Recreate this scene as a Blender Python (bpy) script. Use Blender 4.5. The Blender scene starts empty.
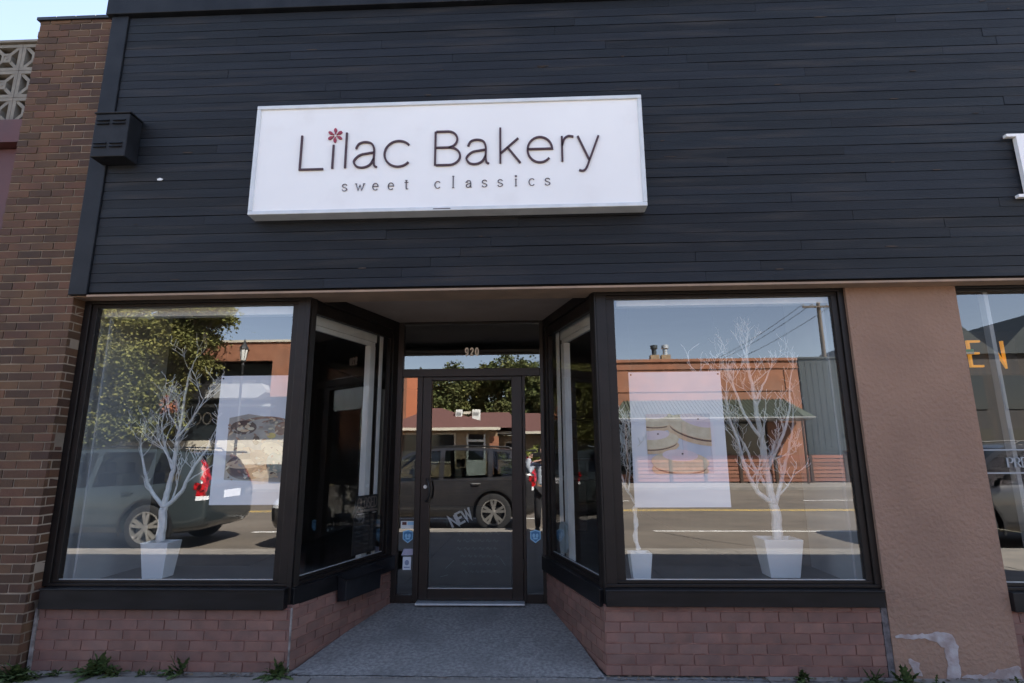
import bpy, bmesh, math, random
from mathutils import Vector, Matrix
R = math.radians
PI = math.pi
random.seed(7)
scene = bpy.context.scene
C = scene.collection

# ------------------------------------------------------------------ materials
MATS = {}
def _n(nt, t, **kw):
    n = nt.nodes.new(t)
    for k, v in kw.items():
        setattr(n, k, v)
    return n
def mat(name, col, rough=0.6, metal=0.0, col2=None, scale=6.0, mixlo=0.35, mixhi=0.65, island=0.0, bump=0.0, bscale=80.0,
        stretch=(1, 1, 1), spec=0.5, coat=0.0, emis=0.0, bdist=0.004, detail=6.0, dirt=None, dscale=2.0, dlo=0.5, dhi=0.75, trans=0.0):
    """Principled material: base colour, optional noise mix to col2, optional per-island brightness variation, bump and dirt blotches."""
    if name in MATS:
        return MATS[name]
    m = bpy.data.materials.new(name); m.use_nodes = True
    nt = m.node_tree; nt.nodes.clear()
    out = _n(nt, 'ShaderNodeOutputMaterial'); p = _n(nt, 'ShaderNodeBsdfPrincipled')
    nt.links.new(p.outputs[0], out.inputs[0])
    p.inputs['Base Color'].default_value = (*col, 1)
    p.inputs['Roughness'].default_value = rough
    p.inputs['Metallic'].default_value = metal
    p.inputs['Specular IOR Level'].default_value = spec
    p.inputs['Coat Weight'].default_value = coat
    if trans:
        p.inputs['Transmission Weight'].default_value = trans
    if emis:
        p.inputs['Emission Color'].default_value = (*col, 1); p.inputs['Emission Strength'].default_value = emis
    tc = _n(nt, 'ShaderNodeTexCoord'); mp = _n(nt, 'ShaderNodeMapping'); mp.inputs['Scale'].default_value = stretch
    nt.links.new(tc.outputs['Object'], mp.inputs['Vector'])
    cur = None
    def mix(a, b, fac, mode='MIX'):
        x = _n(nt, 'ShaderNodeMix', data_type='RGBA', blend_type=mode)
        for sock, v in ((x.inputs[6], a), (x.inputs[7], b)):
            if isinstance(v, tuple): sock.default_value = (*v, 1)
            else: nt.links.new(v, sock)
        if isinstance(fac, float): x.inputs[0].default_value = fac
        else: nt.links.new(fac, x.inputs[0])
        return x.outputs[2]
    def noise(sc, lo, hi, det=detail, vec=mp):
        t = _n(nt, 'ShaderNodeTexNoise'); t.inputs['Scale'].default_value = sc; t.inputs['Detail'].default_value = det
        nt.links.new(vec.outputs[0], t.inputs['Vector'])
        r = _n(nt, 'ShaderNodeMapRange'); r.inputs[1].default_value = lo; r.inputs[2].default_value = hi
        nt.links.new(t.outputs['Fac'], r.inputs[0]); return r.outputs[0], t.outputs['Fac']
    if col2 is not None:
        f, _ = noise(scale, mixlo, mixhi)
        cur = mix(col, col2, f)
    if island:
        g = _n(nt, 'ShaderNodeNewGeometry')
        r = _n(nt, 'ShaderNodeMapRange'); r.inputs[3].default_value = 1 - island; r.inputs[4].default_value = 1 + island
        nt.links.new(g.outputs['Random Per Island'], r.inputs[0])
        hs = _n(nt, 'ShaderNodeHueSaturation'); nt.links.new(r.outputs[0], hs.inputs['Value'])
        if cur is None: hs.inputs['Color'].default_value = (*col, 1)
        else: nt.links.new(cur, hs.inputs['Color'])
        # a little hue change as well
        ml = _n(nt, 'ShaderNodeMath', operation='MULTIPLY'); ml.inputs[1].default_value = 7.31
        fr = _n(nt, 'ShaderNodeMath', operation='FRACT'); nt.links.new(g.outputs['Random Per Island'], ml.inputs[0]); nt.links.new(ml.outputs[0], fr.inputs[0])
        rh = _n(nt, 'ShaderNodeMapRange'); rh.inputs[3].default_value = 0.5 - island * 0.02; rh.inputs[4].default_value = 0.5 + island * 0.02
        nt.links.new(fr.outputs[0], rh.inputs[0]); nt.links.new(rh.outputs[0], hs.inputs['Hue'])
        cur = hs.outputs[0]
    if dirt is not None:
        f, _ = noise(dscale, dlo, dhi)
        cur = mix(cur if cur is not None else col, dirt, f)
    if cur is not None:
        nt.links.new(cur, p.inputs['Base Color'])
    if bump:
        t = _n(nt, 'ShaderNodeTexNoise'); t.inputs['Scale'].default_value = bscale; t.inputs['Detail'].default_value = 5
        nt.links.new(mp.outputs[0], t.inputs['Vector'])
        b = _n(nt, 'ShaderNodeBump'); b.inputs['Strength'].default_value = bump; b.inputs['Distance'].default_value = bdist
        nt.links.new(t.outputs['Fac'], b.inputs['Height']); nt.links.new(b.outputs[0], p.inputs['Normal'])
    MATS[name] = m
    return m

def glass_mat(name, base=0.055, tint=(0.9, 0.92, 0.92), warp=0.0, wscale=0.7):
    """Sheet glass: a clear pass-through plus a mirror share that rises with angle (Schlick)."""
    m = bpy.data.materials.new(name); m.use_nodes = True
    nt = m.node_tree; nt.nodes.clear()
    out = _n(nt, 'ShaderNodeOutputMaterial'); mx = _n(nt, 'ShaderNodeMixShader')
    tr = _n(nt, 'ShaderNodeBsdfTransparent'); tr.inputs[0].default_value = (*tint, 1)
    gl = _n(nt, 'ShaderNodeBsdfGlossy'); gl.inputs['Roughness'].default_value = 0.0; gl.inputs['Color'].default_value = (1, 1, 1, 1)
    lw = _n(nt, 'ShaderNodeLayerWeight'); lw.inputs['Blend'].default_value = 0.5
    pw = _n(nt, 'ShaderNodeMath', operation='POWER'); pw.inputs[1].default_value = 5.0
    mr = _n(nt, 'ShaderNodeMapRange'); mr.inputs[3].default_value = base; mr.inputs[4].default_value = 1.0
    nt.links.new(lw.outputs['Facing'], pw.inputs[0]); nt.links.new(pw.outputs[0], mr.inputs[0])
    nt.links.new(mr.outputs[0], mx.inputs[0]); nt.links.new(tr.outputs[0], mx.inputs[1]); nt.links.new(gl.outputs[0], mx.inputs[2])
    nt.links.new(mx.outputs[0], out.inputs[0])
    if warp:
        tc = _n(nt, 'ShaderNodeTexCoord'); t = _n(nt, 'ShaderNodeTexNoise'); t.inputs['Scale'].default_value = wscale; t.inputs['Detail'].default_value = 1
        nt.links.new(tc.outputs['Object'], t.inputs['Vector'])
        b = _n(nt, 'ShaderNodeBump'); b.inputs['Strength'].default_value = 1.0; b.inputs['Distance'].default_value = warp
        nt.links.new(t.outputs['Fac'], b.inputs['Height']); nt.links.new(b.outputs[0], gl.inputs['Normal'])
    MATS[name] = m
    return m

# colours ------------------------------------------------------------
m_board = mat('navy_board', (0.0045, 0.0065, 0.010), rough=0.6, spec=0.30, col2=(0.008, 0.0105, 0.0145), scale=3, stretch=(0.6, 1, 8), island=0.45, bump=0.8, bscale=30, bdist=0.004,
              dirt=(0.032, 0.028, 0.026), dscale=1.9, dlo=0.52, dhi=0.82)
m_navy = mat('navy_trim', (0.0045, 0.0062, 0.0095), spec=0.28, rough=0.6, col2=(0.012, 0.014, 0.018), scale=5, bump=0.25, bscale=60)
m_boxp = mat('navy_box_paint', (0.0035, 0.0042, 0.006), spec=0.3, rough=0.6, col2=(0.010, 0.011, 0.014), scale=9, bump=0.2)
m_bronze = mat('dark_bronze', (0.0060, 0.0044, 0.0040), rough=0.45, metal=0.0, col2=(0.011, 0.0078, 0.0068), scale=7, spec=0.32, bump=0.08, bscale=120)
m_sillm = mat('sill_paint', (0.004, 0.004, 0.0045), spec=0.35, rough=0.36, col2=(0.010, 0.0095, 0.011), scale=4, stretch=(1, 1, 4), bump=0.15, bscale=30)
m_door = mat('door_bronze', (0.009, 0.0058, 0.005), rough=0.42, spec=0.38, col2=(0.015, 0.009, 0.0075), scale=8)
m_soffit = mat('soffit_tan', (0.34, 0.23, 0.155), rough=0.75, col2=(0.26, 0.18, 0.125), scale=5, bump=0.2)
m_ceil = mat('entry_ceiling', (0.35, 0.285, 0.24), rough=0.8, col2=(0.29, 0.235, 0.20), scale=3, bump=0.15)
m_brick1 = mat('brown_brick', (0.058, 0.027, 0.014), rough=0.8, col2=(0.092, 0.042, 0.019), scale=3, island=0.45, bump=0.9, bscale=90, bdist=0.004)
m_mort1 = mat('grey_mortar', (0.34, 0.27, 0.20), rough=0.95, col2=(0.16, 0.125, 0.09), scale=1.6, bump=0.8, bscale=120)
m_brick2 = mat('rose_brick', (0.205, 0.106, 0.082), rough=0.72, col2=(0.150, 0.084, 0.068), scale=10, island=0.15, bump=0.5, bscale=90, bdist=0.003, dirt=(0.19, 0.12, 0.10), dscale=3, dlo=0.55, dhi=0.85)
m_mort2 = mat('rose_mortar', (0.29, 0.155, 0.125), rough=0.9, col2=(0.20, 0.09, 0.072), scale=14, bump=0.5)
m_stucco = mat('tan_stucco', (0.285, 0.178, 0.124), rough=0.9, col2=(0.245, 0.152, 0.107), scale=2.2, bump=0.9, bscale=38, bdist=0.012, dirt=(0.20, 0.122, 0.085), dscale=1.3, dlo=0.5, dhi=0.9)
m_patch = mat('pale_mortar_patch', (0.42, 0.38, 0.37), rough=0.95, col2=(0.28, 0.22, 0.20), scale=15, bump=0.8)
m_caulk = mat('white_caulk', (0.34, 0.31, 0.29), rough=0.7, col2=(0.13, 0.11, 0.10), scale=18)
m_conc = mat('concrete_pavement', (0.24, 0.215, 0.185), rough=0.9, col2=(0.18, 0.165, 0.145), scale=3.5, bump=0.6, bscale=90, dirt=(0.15, 0.14, 0.13), dscale=1.6, dlo=0.52, dhi=0.8)
m_slab = mat('entry_concrete', (0.27, 0.26, 0.245), rough=0.9, col2=(0.15, 0.145, 0.138), scale=42, bump=1.0, bscale=110, bdist=0.006, dirt=(0.13, 0.125, 0.12), dscale=2.4, dlo=0.5, dhi=0.85)
m_asph = mat('asphalt', (0.140, 0.116, 0.092), rough=0.9, col2=(0.105, 0.089, 0.072), scale=1.2, bump=0.6, bscale=60, dirt=(0.175, 0.148, 0.118), dscale=0.35, dlo=0.45, dhi=0.7)
m_crack_wire_shadow = mat('crack_and_wire_shadow', (0.02, 0.02, 0.021), rough=0.6)  # dark tone for pavement cracks and the wire shadow painted on the road
m_wline = mat('white_road_paint', (0.72, 0.72, 0.68), rough=0.7, col2=(0.45, 0.43, 0.4), scale=6)
m_yline = mat('yellow_road_paint', (0.62, 0.42, 0.10), rough=0.7, col2=(0.4, 0.3, 0.12), scale=6)
m_white = mat('white_trim', (0.72, 0.73, 0.70), rough=0.5, col2=(0.62, 0.63, 0.61), scale=5)
m_wall_w = mat('white_plaster', (0.34, 0.36, 0.365), rough=0.7, col2=(0.28, 0.30, 0.31), scale=2)
m_signw = mat('white_sign_face', (0.86, 0.855, 0.83), rough=0.45, col2=(0.82, 0.815, 0.795), scale=1.5, dirt=(0.74, 0.72, 0.69), dscale=3, dlo=0.6, dhi=0.95)
m_alu = mat('brushed_aluminium', (0.60, 0.63, 0.64), rough=0.38, metal=0.55, col2=(0.5, 0.53, 0.55), scale=10)
m_plum = mat('plum_letter', (0.055, 0.022, 0.028), rough=0.5)
m_red = mat('crimson_petal', (0.30, 0.03, 0.06), rough=0.5)
m_ltr = mat('grey_letter', (0.10, 0.09, 0.105), rough=0.6)
m_branch = mat('white_painted_branch', (0.82, 0.83, 0.82), rough=0.6, col2=(0.66, 0.69, 0.70), scale=25, bump=0.5, bscale=60)
m_pot = mat('white_glazed_pot', (0.82, 0.84, 0.84), rough=0.35, col2=(0.74, 0.77, 0.78), scale=3)
m_soil = mat('pot_filler', (0.18, 0.17, 0.15), rough=0.9)
m_poster = mat('poster_paper', (0.74, 0.76, 0.80), rough=0.55, col2=(0.69, 0.715, 0.765), scale=1.2)
m_black = mat('black_plastic', (0.012, 0.012, 0.013), rough=0.45)
m_rub = mat('tyre_rubber', (0.016, 0.016, 0.017), rough=0.85, bump=0.4, bscale=40)
m_rim = mat('alloy_wheel', (0.62, 0.60, 0.56), rough=0.28, metal=0.85)
m_paintk = mat('black_car_paint', (0.022, 0.022, 0.025), rough=0.2, spec=0.6, coat=1.0, col2=(0.03, 0.029, 0.03), scale=4)
m_paintg = mat('grey_car_paint', (0.040, 0.052, 0.056), rough=0.20, spec=0.6, coat=0.8, metal=0.25)
m_paintd = mat('charcoal_car_paint', (0.030, 0.031, 0.034), rough=0.3, spec=0.6, coat=0.8)
m_seat = mat('car_seat_fabric', (0.05, 0.048, 0.045), rough=0.9)
m_tail = mat('red_tail_lamp', (0.45, 0.008, 0.012), col2=(0.03, 0.002, 0.002), scale=11, mixlo=.45, mixhi=.6, rough=0.15, spec=0.8, coat=1)
m_lampw = mat('clear_lamp', (0.75, 0.76, 0.78), rough=0.12, spec=0.8, coat=1)
m_orange = mat('orange_brick_wall', (0.31, 0.135, 0.075), rough=0.85, col2=(0.23, 0.098, 0.055), scale=1.8, dirt=(0.20, 0.12, 0.085), dscale=0.6, dlo=0.5, dhi=0.8, bump=0.4, bscale=20)
m_orange2 = mat('painted_orange_wall', (0.50, 0.175, 0.085), rough=0.85, col2=(0.46, 0.16, 0.08), scale=0.8)
m_dkmetal = mat('dark_corrugated_metal', (0.040, 0.050, 0.053), rough=0.5, metal=0.2)
m_green = mat('green_metal_roof', (0.085, 0.105, 0.080), rough=0.5, metal=0.2, col2=(0.065, 0.082, 0.064), scale=2)
m_dkwin = mat('dark_window_pane', (0.02, 0.025, 0.028), rough=0.08, spec=0.7)
m_cream = mat('cream_paint', (0.58, 0.54, 0.44), rough=0.7, col2=(0.5, 0.46, 0.38), scale=1.4)
m_grey = mat('grey_panel', (0.27, 0.275, 0.27), rough=0.6, col2=(0.22, 0.225, 0.22), scale=2)
m_shin = mat('maroon_shingle', (0.135, 0.062, 0.052), rough=0.9, col2=(0.10, 0.045, 0.04), scale=9, stretch=(1, 1, 4), bump=0.8, bscale=14, bdist=0.02)
m_stone = mat('tan_stone', (0.36, 0.27, 0.17), rough=0.9, col2=(0.24, 0.17, 0.11), scale=5, bump=0.8, bscale=9, bdist=0.02)
m_leaf = mat('tree_leaf', (0.12, 0.13, 0.040), rough=0.85, spec=0.15, island=0.35, col2=(0.165, 0.155, 0.05), scale=0.5)
m_leafd = mat('dark_tree_leaf', (0.072, 0.092, 0.032), rough=0.85, spec=0.15, island=0.35, col2=(0.115, 0.12, 0.045), scale=0.4)
m_leafr = mat('dry_leaf', (0.25, 0.10, 0.05), rough=0.8, island=0.5)
m_hedge = mat('hedge_leaf', (0.17, 0.19, 0.035), rough=0.6, island=0.5)
m_bark = mat('bark', (0.09, 0.068, 0.05), rough=0.95, col2=(0.055, 0.042, 0.03), scale=12, stretch=(3, 3, 0.6), bump=0.9, bscale=20, bdist=0.02)
m_weed = mat('weed_leaf', (0.042, 0.068, 0.022), rough=0.7, spec=0.2, island=0.5, col2=(0.065, 0.085, 0.028), scale=20)
m_grass = mat('far_ground', (0.10, 0.105, 0.05), rough=0.95, col2=(0.16, 0.13, 0.09), scale=0.15)
m_block = mat('breeze_block', (0.20, 0.18, 0.15), rough=0.9, col2=(0.15, 0.135, 0.115), scale=8, bump=0.5, bscale=60)
m_blockb = mat('block_backing', (0.40, 0.28, 0.16), rough=0.9)
m_maroon = mat('maroon_siding', (0.085, 0.022, 0.022), rough=0.6, col2=(0.065, 0.018, 0.018), scale=2)
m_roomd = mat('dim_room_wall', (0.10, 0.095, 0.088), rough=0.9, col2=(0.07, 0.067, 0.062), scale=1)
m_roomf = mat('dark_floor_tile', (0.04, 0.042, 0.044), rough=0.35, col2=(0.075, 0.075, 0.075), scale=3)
m_wood = mat('dark_stained_wood', (0.055, 0.032, 0.020), rough=0.5, col2=(0.035, 0.02, 0.013), scale=6, stretch=(1, 1, 6))
m_plank = mat('red_brown_plank', (0.22, 0.095, 0.06), rough=0.8, col2=(0.20, 0.08, 0.05), scale=2, island=0.25)
m_iron = mat('black_cast_iron', (0.02, 0.022, 0.024), rough=0.5)
m_lantern = mat('lantern_glass', (0.62, 0.62, 0.58), rough=0.25)
m_wood_pole = mat('weathered_pole', (0.10, 0.075, 0.055), rough=0.9, col2=(0.15, 0.12, 0.09), scale=5, stretch=(2, 2, 0.3))
m_cloth = mat('pale_blue_jacket', (0.55, 0.60, 0.68), rough=0.9, col2=(0.42, 0.47, 0.56), scale=12)
m_trou = mat('black_trousers', (0.015, 0.015, 0.018), rough=0.9)
m_skin = mat('skin', (0.50, 0.30, 0.22), rough=0.55)
m_hair = mat('dark_hair', (0.02, 0.014, 0.010), rough=0.6)
m_chalkb = mat('chalkboard', (0.008, 0.010, 0.011), rough=0.8, spec=.2, col2=(0.014, 0.016, 0.017), scale=4)
m_chalk = mat('chalk_white', (0.72, 0.74, 0.74), rough=0.9)
m_chalkg = mat('faint_chalk', (0.09, 0.115, 0.11), rough=0.9)
m_blue = mat('blue_sticker', (0.035, 0.16, 0.33), rough=0.4)
m_lblue = mat('light_blue_print', (0.25, 0.48, 0.66), rough=0.4)
m_yell = mat('amber_tube_light', (1.0, 0.44, 0.04), emis=0.07)
m_grn = mat('green_print', (0.08, 0.35, 0.16), rough=0.5)
m_curt = mat('taupe_curtain', (0.16, 0.13, 0.11), rough=0.9)
m_glass = glass_mat('shop_glass', base=0.155, tint=(0.97, 0.98, 0.98), warp=0.0007, wscale=0.9)
m_glassd = glass_mat('door_glass', base=0.155, tint=(0.74, 0.76, 0.77), warp=0.0004, wscale=1.1)
m_glassc = glass_mat('car_glass', base=0.07, tint=(0.42, 0.46, 0.45))

# ------------------------------------------------------------------ object helpers
def tag(o, label=None, cat=None, group=None, kind=None):
    if label: o['label'] = label
    if cat: o['category'] = cat
    if group: o['group'] = group
    if kind: o['kind'] = kind
    return o
def thing(name, label, cat, loc=(0, 0, 0), group=None, rz=0.0):
    o = bpy.data.objects.new(name, None); C.objects.link(o); o.location = loc; o.rotation_euler = (0, 0, rz)
    o.empty_display_size = 0.1
    return tag(o, label, cat, group)
def wloc(p):
    v = Vector((0, 0, 0))
    while p is not None:
        v += Vector(p.location); p = p.parent
    return v
CUR_T = None   # frame in which an assembly is drawn (entrance door end)
class MB:
    """collects vertices and faces; build() links them as ONE mesh object"""
    def __init__(s): s.v = []; s.f = []; s.m = []; s.T = CUR_T
    def _add(s, vs):
        b = len(s.v)
        for p in vs:
            s.v.append(tuple(s.T @ Vector(p)) if s.T is not None else tuple(p))
        return b
    def face(s, pts, m=0):
        b = s._add(pts); s.f.append(tuple(range(b, b + len(pts)))); s.m.append(m)
    def box(s, x0, x1, y0, y1, z0, z1, m=0, j=0.0):
        J = lambda: random.uniform(-j, j) if j else 0.0
        P = [(x0, y0, z0), (x1, y0, z0), (x1, y1, z0), (x0, y1, z0), (x0, y0, z1), (x1, y0, z1), (x1, y1, z1), (x0, y1, z1)]
        if j: P = [(a + J(), b_ + J(), c + J()) for a, b_, c in P]
        b = s._add(P)
        for q in ((0, 3, 2, 1), (4, 5, 6, 7), (0, 1, 5, 4), (1, 2, 6, 5), (2, 3, 7, 6), (3, 0, 4, 7)):
            s.f.append(tuple(b + i for i in q)); s.m.append(m)
    def prism(s, poly, y0, y1, m=0, axis='y'):
        """poly in (x,z) extruded along y (axis 'y'), in (y,z) along x (axis 'x'), in (x,y) along z (axis 'z')"""
        def mk(p, t):
            return {'y': (p[0], t, p[1]), 'x': (t, p[0], p[1]), 'z': (p[0], p[1], t)}[axis]
        n = len(poly); b = s._add([mk(p, y0) for p in poly] + [mk(p, y1) for p in poly])
        s.f.append(tuple(b + i for i in range(n))); s.m.append(m)
        s.f.append(tuple(b + n + i for i in reversed(range(n)))); s.m.append(m)
        for i in range(n):
            k = (i + 1) % n
            s.f.append((b + i, b + n + i, b + n + k, b + k)); s.m.append(m)
    def tube(s, pts, rad, n=8, m=0, cap=True):
        pts = [Vector(p) for p in pts]
        if isinstance(rad, (int, float)): rad = [rad] * len(pts)
        prev = None; rings = []
        for i, p in enumerate(pts):
            d = (pts[min(i + 1, len(pts) - 1)] - pts[max(i - 1, 0)])
            if d.length < 1e-9: d = Vector((0, 0, 1))
            d.normalize()
            if prev is None:
                a = Vector((0, 0, 1)) if abs(d.z) < 0.9 else Vector((1, 0, 0))
                u = d.cross(a).normalized()
            else:
                u = (prev - d * prev.dot(d))
                u = u.normalized() if u.length > 1e-6 else d.orthogonal().normalized()
            prev = u; w = d.cross(u)
            rings.append(s._add([p + (u * math.cos(2 * PI * k / n) + w * math.sin(2 * PI * k / n)) * rad[i] for k in range(n)]))
        for a, b in zip(rings, rings[1:]):
            for k in range(n):
                s.f.append((a + k, a + (k + 1) % n, b + (k + 1) % n, b + k)); s.m.append(m)
        if cap:
            s.f.append(tuple(rings[0] + k for k in reversed(range(n)))); s.m.append(m)
            s.f.append(tuple(rings[-1] + k for k in range(n))); s.m.append(m)
    def lathe(s, prof, c=(0, 0, 0), axis='z', n=24, m=0):
        """prof: list of (r, h)"""
        rings = []
        for r, h in prof:
            vs = []
            for k in range(n):
                a = 2 * PI * k / n; x, y = r * math.cos(a), r * math.sin(a)
                vs.append({'z': (c[0] + x, c[1] + y, c[2] + h), 'y': (c[0] + x, c[1] + h, c[2] + y), 'x': (c[0] + h, c[1] + x, c[2] + y)}[axis])
            rings.append(s._add(vs))
        for a, b in zip(rings, rings[1:]):
            for k in range(n):
                s.f.append((a + k, a + (k + 1) % n, b + (k + 1) % n, b + k)); s.m.append(m)
    def ellipse(s, cx, cz, rx, rz, y0, y1, m=0, n=28, a0=0, a1=2 * PI, rot=0.0):
        P = []
        for k in range(n):
            a = a0 + (a1 - a0) * k / (n if abs(a1 - a0 - 2 * PI) < 1e-6 else n - 1)
            x, z = rx * math.cos(a), rz * math.sin(a)
            P.append((cx + x * math.cos(rot) - z * math.sin(rot), cz + x * math.sin(rot) + z * math.cos(rot)))
        s.prism(P, y0, y1, m)
    def build(s, name, mats, parent=None, smooth=False, bevel=0.0, local=False):
        me = bpy.data.meshes.new(name)
        o = bpy.data.objects.new(name, me); C.objects.link(o)
        off = Vector((0, 0, 0)) if local else wloc(parent)
        me.from_pydata([(x - off.x, y - off.y, z - off.z) for x, y, z in s.v], [], s.f)
        if not isinstance(mats, (list, tuple)): mats = [mats]
        for q in mats: me.materials.append(q)
        me.polygons.foreach_set('material_index', s.m)
        if smooth: me.polygons.foreach_set('use_smooth', [True] * len(me.polygons))
        me.update()
        bm = bmesh.new(); bm.from_mesh(me); bmesh.ops.recalc_face_normals(bm, faces=bm.faces); bm.to_mesh(me); bm.free()
        if smooth:
            me.set_sharp_from_angle(angle=R(38))
        if bevel:
            b = o.modifiers.new('soft_edges', 'BEVEL'); b.width = bevel; b.segments = 2; b.limit_method = 'ANGLE'; b.angle_limit = R(40)
        if parent is not None: o.parent = parent
        return o
def box(name, x0, x1, y0, y1, z0, z1, m, parent=None, bevel=0.0):
    b = MB(); b.box(x0, x1, y0, y1, z0, z1); return b.build(name, m, parent, bevel=bevel)
def struct(o): o['kind'] = 'structure'; return o

# strokes ------------------------------------------------------------
def spl(pts, n=8):
    P = [pts[0]] + list(pts) + [pts[-1]]; out = []
    for i in range(1, len(P) - 2):
        for k in range(n):
            t = k / n; a, b, c, d = P[i - 1], P[i], P[i + 1], P[i + 2]
            out.append(tuple(0.5 * ((2 * b[q]) + (-a[q] + c[q]) * t + (2 * a[q] - 5 * b[q] + 4 * c[q] - d[q]) * t * t + (-a[q] + 3 * b[q] - 3 * c[q] + d[q]) * t ** 3) for q in (0, 1)))
    out.append(tuple(pts[-1])); return out
def arc(cx, cy, rx, ry, a0, a1, n=28):
    return [(cx + rx * math.cos(R(a0 + (a1 - a0) * k / n)), cy + ry * math.sin(R(a0 + (a1 - a0) * k / n))) for k in range(n + 1)]
GL = {
    'L': [[(0, 1), (0, 0), (1, 0)]],
    'I': [[(0.5, 0), (0.5, 1)]],
    'l': [[(0.5, 0), (0.5, 1)]],
    'a': [spl([(.08, .74), (.2, .93), (.46, 1), (.74, .93), (.86, .70), (.86, .3), (.89, .08), (1, .0)]), spl([(.85, .58), (.6, .55), (.25, .48), (.02, .26), (.14, .05), (.42, 0), (.7, .1), (.86, .34)])],
    'c': [arc(.54, .5, .54, .5, 42, 318)],
    'B': [[(0, 0), (0, 1)], [(.03, 1), (.5, 1)] + arc(.5, .76, .38, .24, 90, -84), [(.03, .52), (.52, .52)] + arc(.55, .26, .45, .26, 90, -90) + [(.03, 0)]],
    'k': [[(0, 0), (0, 1)], [(.9, .69), (0, .27)], [(.36, .44), (1, 0)]],
    'e': [[(0, .53), (1, .53)] + arc(.5, .5, .5, .5, 4, 318)[1:]],
    'r': [[(0, 0), (0, 1)], spl([(0, .6), (.2, .88), (.55, 1), (1, .97)])],
    'y': [[(0, 1), (.52, .30)], spl([(1, 1), (.55, .33), (.36, .07), (.2, .0), (.02, .02)])],
    's': [spl([(.92, .80), (.72, .97), (.42, 1), (.12, .84), (.16, .62), (.5, .50), (.86, .36), (.92, .16), (.6, 0), (.28, .02), (.05, .2)])],
    'w': [[(0, 1), (.27, 0), (.5, .85), (.73, 0), (1, 1)]],
    't': [spl([(.45, 1.3), (.45, .3), (.55, .03), (.95, .06)]), [(0, 1), (.95, 1)]],
    'i': [[(.5, 0), (.5, 1)], [(.5, 1.35), (.5, 1.52)]],
    'O': [arc(.5, .5, .5, .5, 0, 360)],
    'P': [[(0, 0), (0, 1)], [(0, 1), (.5, 1)] + arc(.55, .74, .45, .26, 90, -90) + [(0, .48)]],
    'R': [[(0, 0), (0, 1)], [(0, 1), (.5, 1)] + arc(.52, .75, .42, .25, 90, -90) + [(0, .5)], [(.45, .5), (1, 0)]],
    'E': [[(1, 1), (0, 1), (0, 0), (1, 0)], [(0, .52), (.8, .52)]],
    'N': [[(0, 0), (0, 1), (1, 0), (1, 1)]],
    'W': [[(0, 1), (.25, 0), (.5, .8), (.75, 0), (1, 1)]],
    'C': [arc(.55, .5, .55, .5, 45, 315)],
    'S': [spl([(.92, .82), (.7, .98), (.4, 1), (.1, .84), (.14, .62), (.5, .50), (.88, .36), (.92, .14), (.6, 0), (.28, .01), (.04, .18)])],
    'D': [[(0, 0), (0, 1), (.4, 1)] + arc(.4, .5, .6, .5, 90, -90) + [(0, 0)]],
    'Y': [[(0, 1), (.5, .5), (1, 1)], [(.5, .5), (.5, 0)]],
    'G': [arc(.52, .5, .52, .5, 45, 360) + [(.62, .5)]],
    'A': [[(0, 0), (.5, 1), (1, 0)], [(.2, .36), (.8, .36)]],
    'U': [[(0, 1), (0, .3)] + arc(.5, .3, .5, .3, 180, 360) + [(1, 1)]],
    'M': [[(0, 0), (0, 1), (.5, .3), (1, 1), (1, 0)]],
    '9': [arc(.5, .68, .42, .32, -20, 340) + [(.9, .45)] + spl([(.9, .45), (.72, .12), (.4, 0), (.12, .1)])],
    '2': [spl([(.08, .74), (.2, .93), (.5, 1), (.82, .9), (.86, .68), (.6, .4), (.08, 0)]) + [(.95, 0)]],
    '0': [arc(.5, .5, .42, .5, 0, 360)],
}
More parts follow.
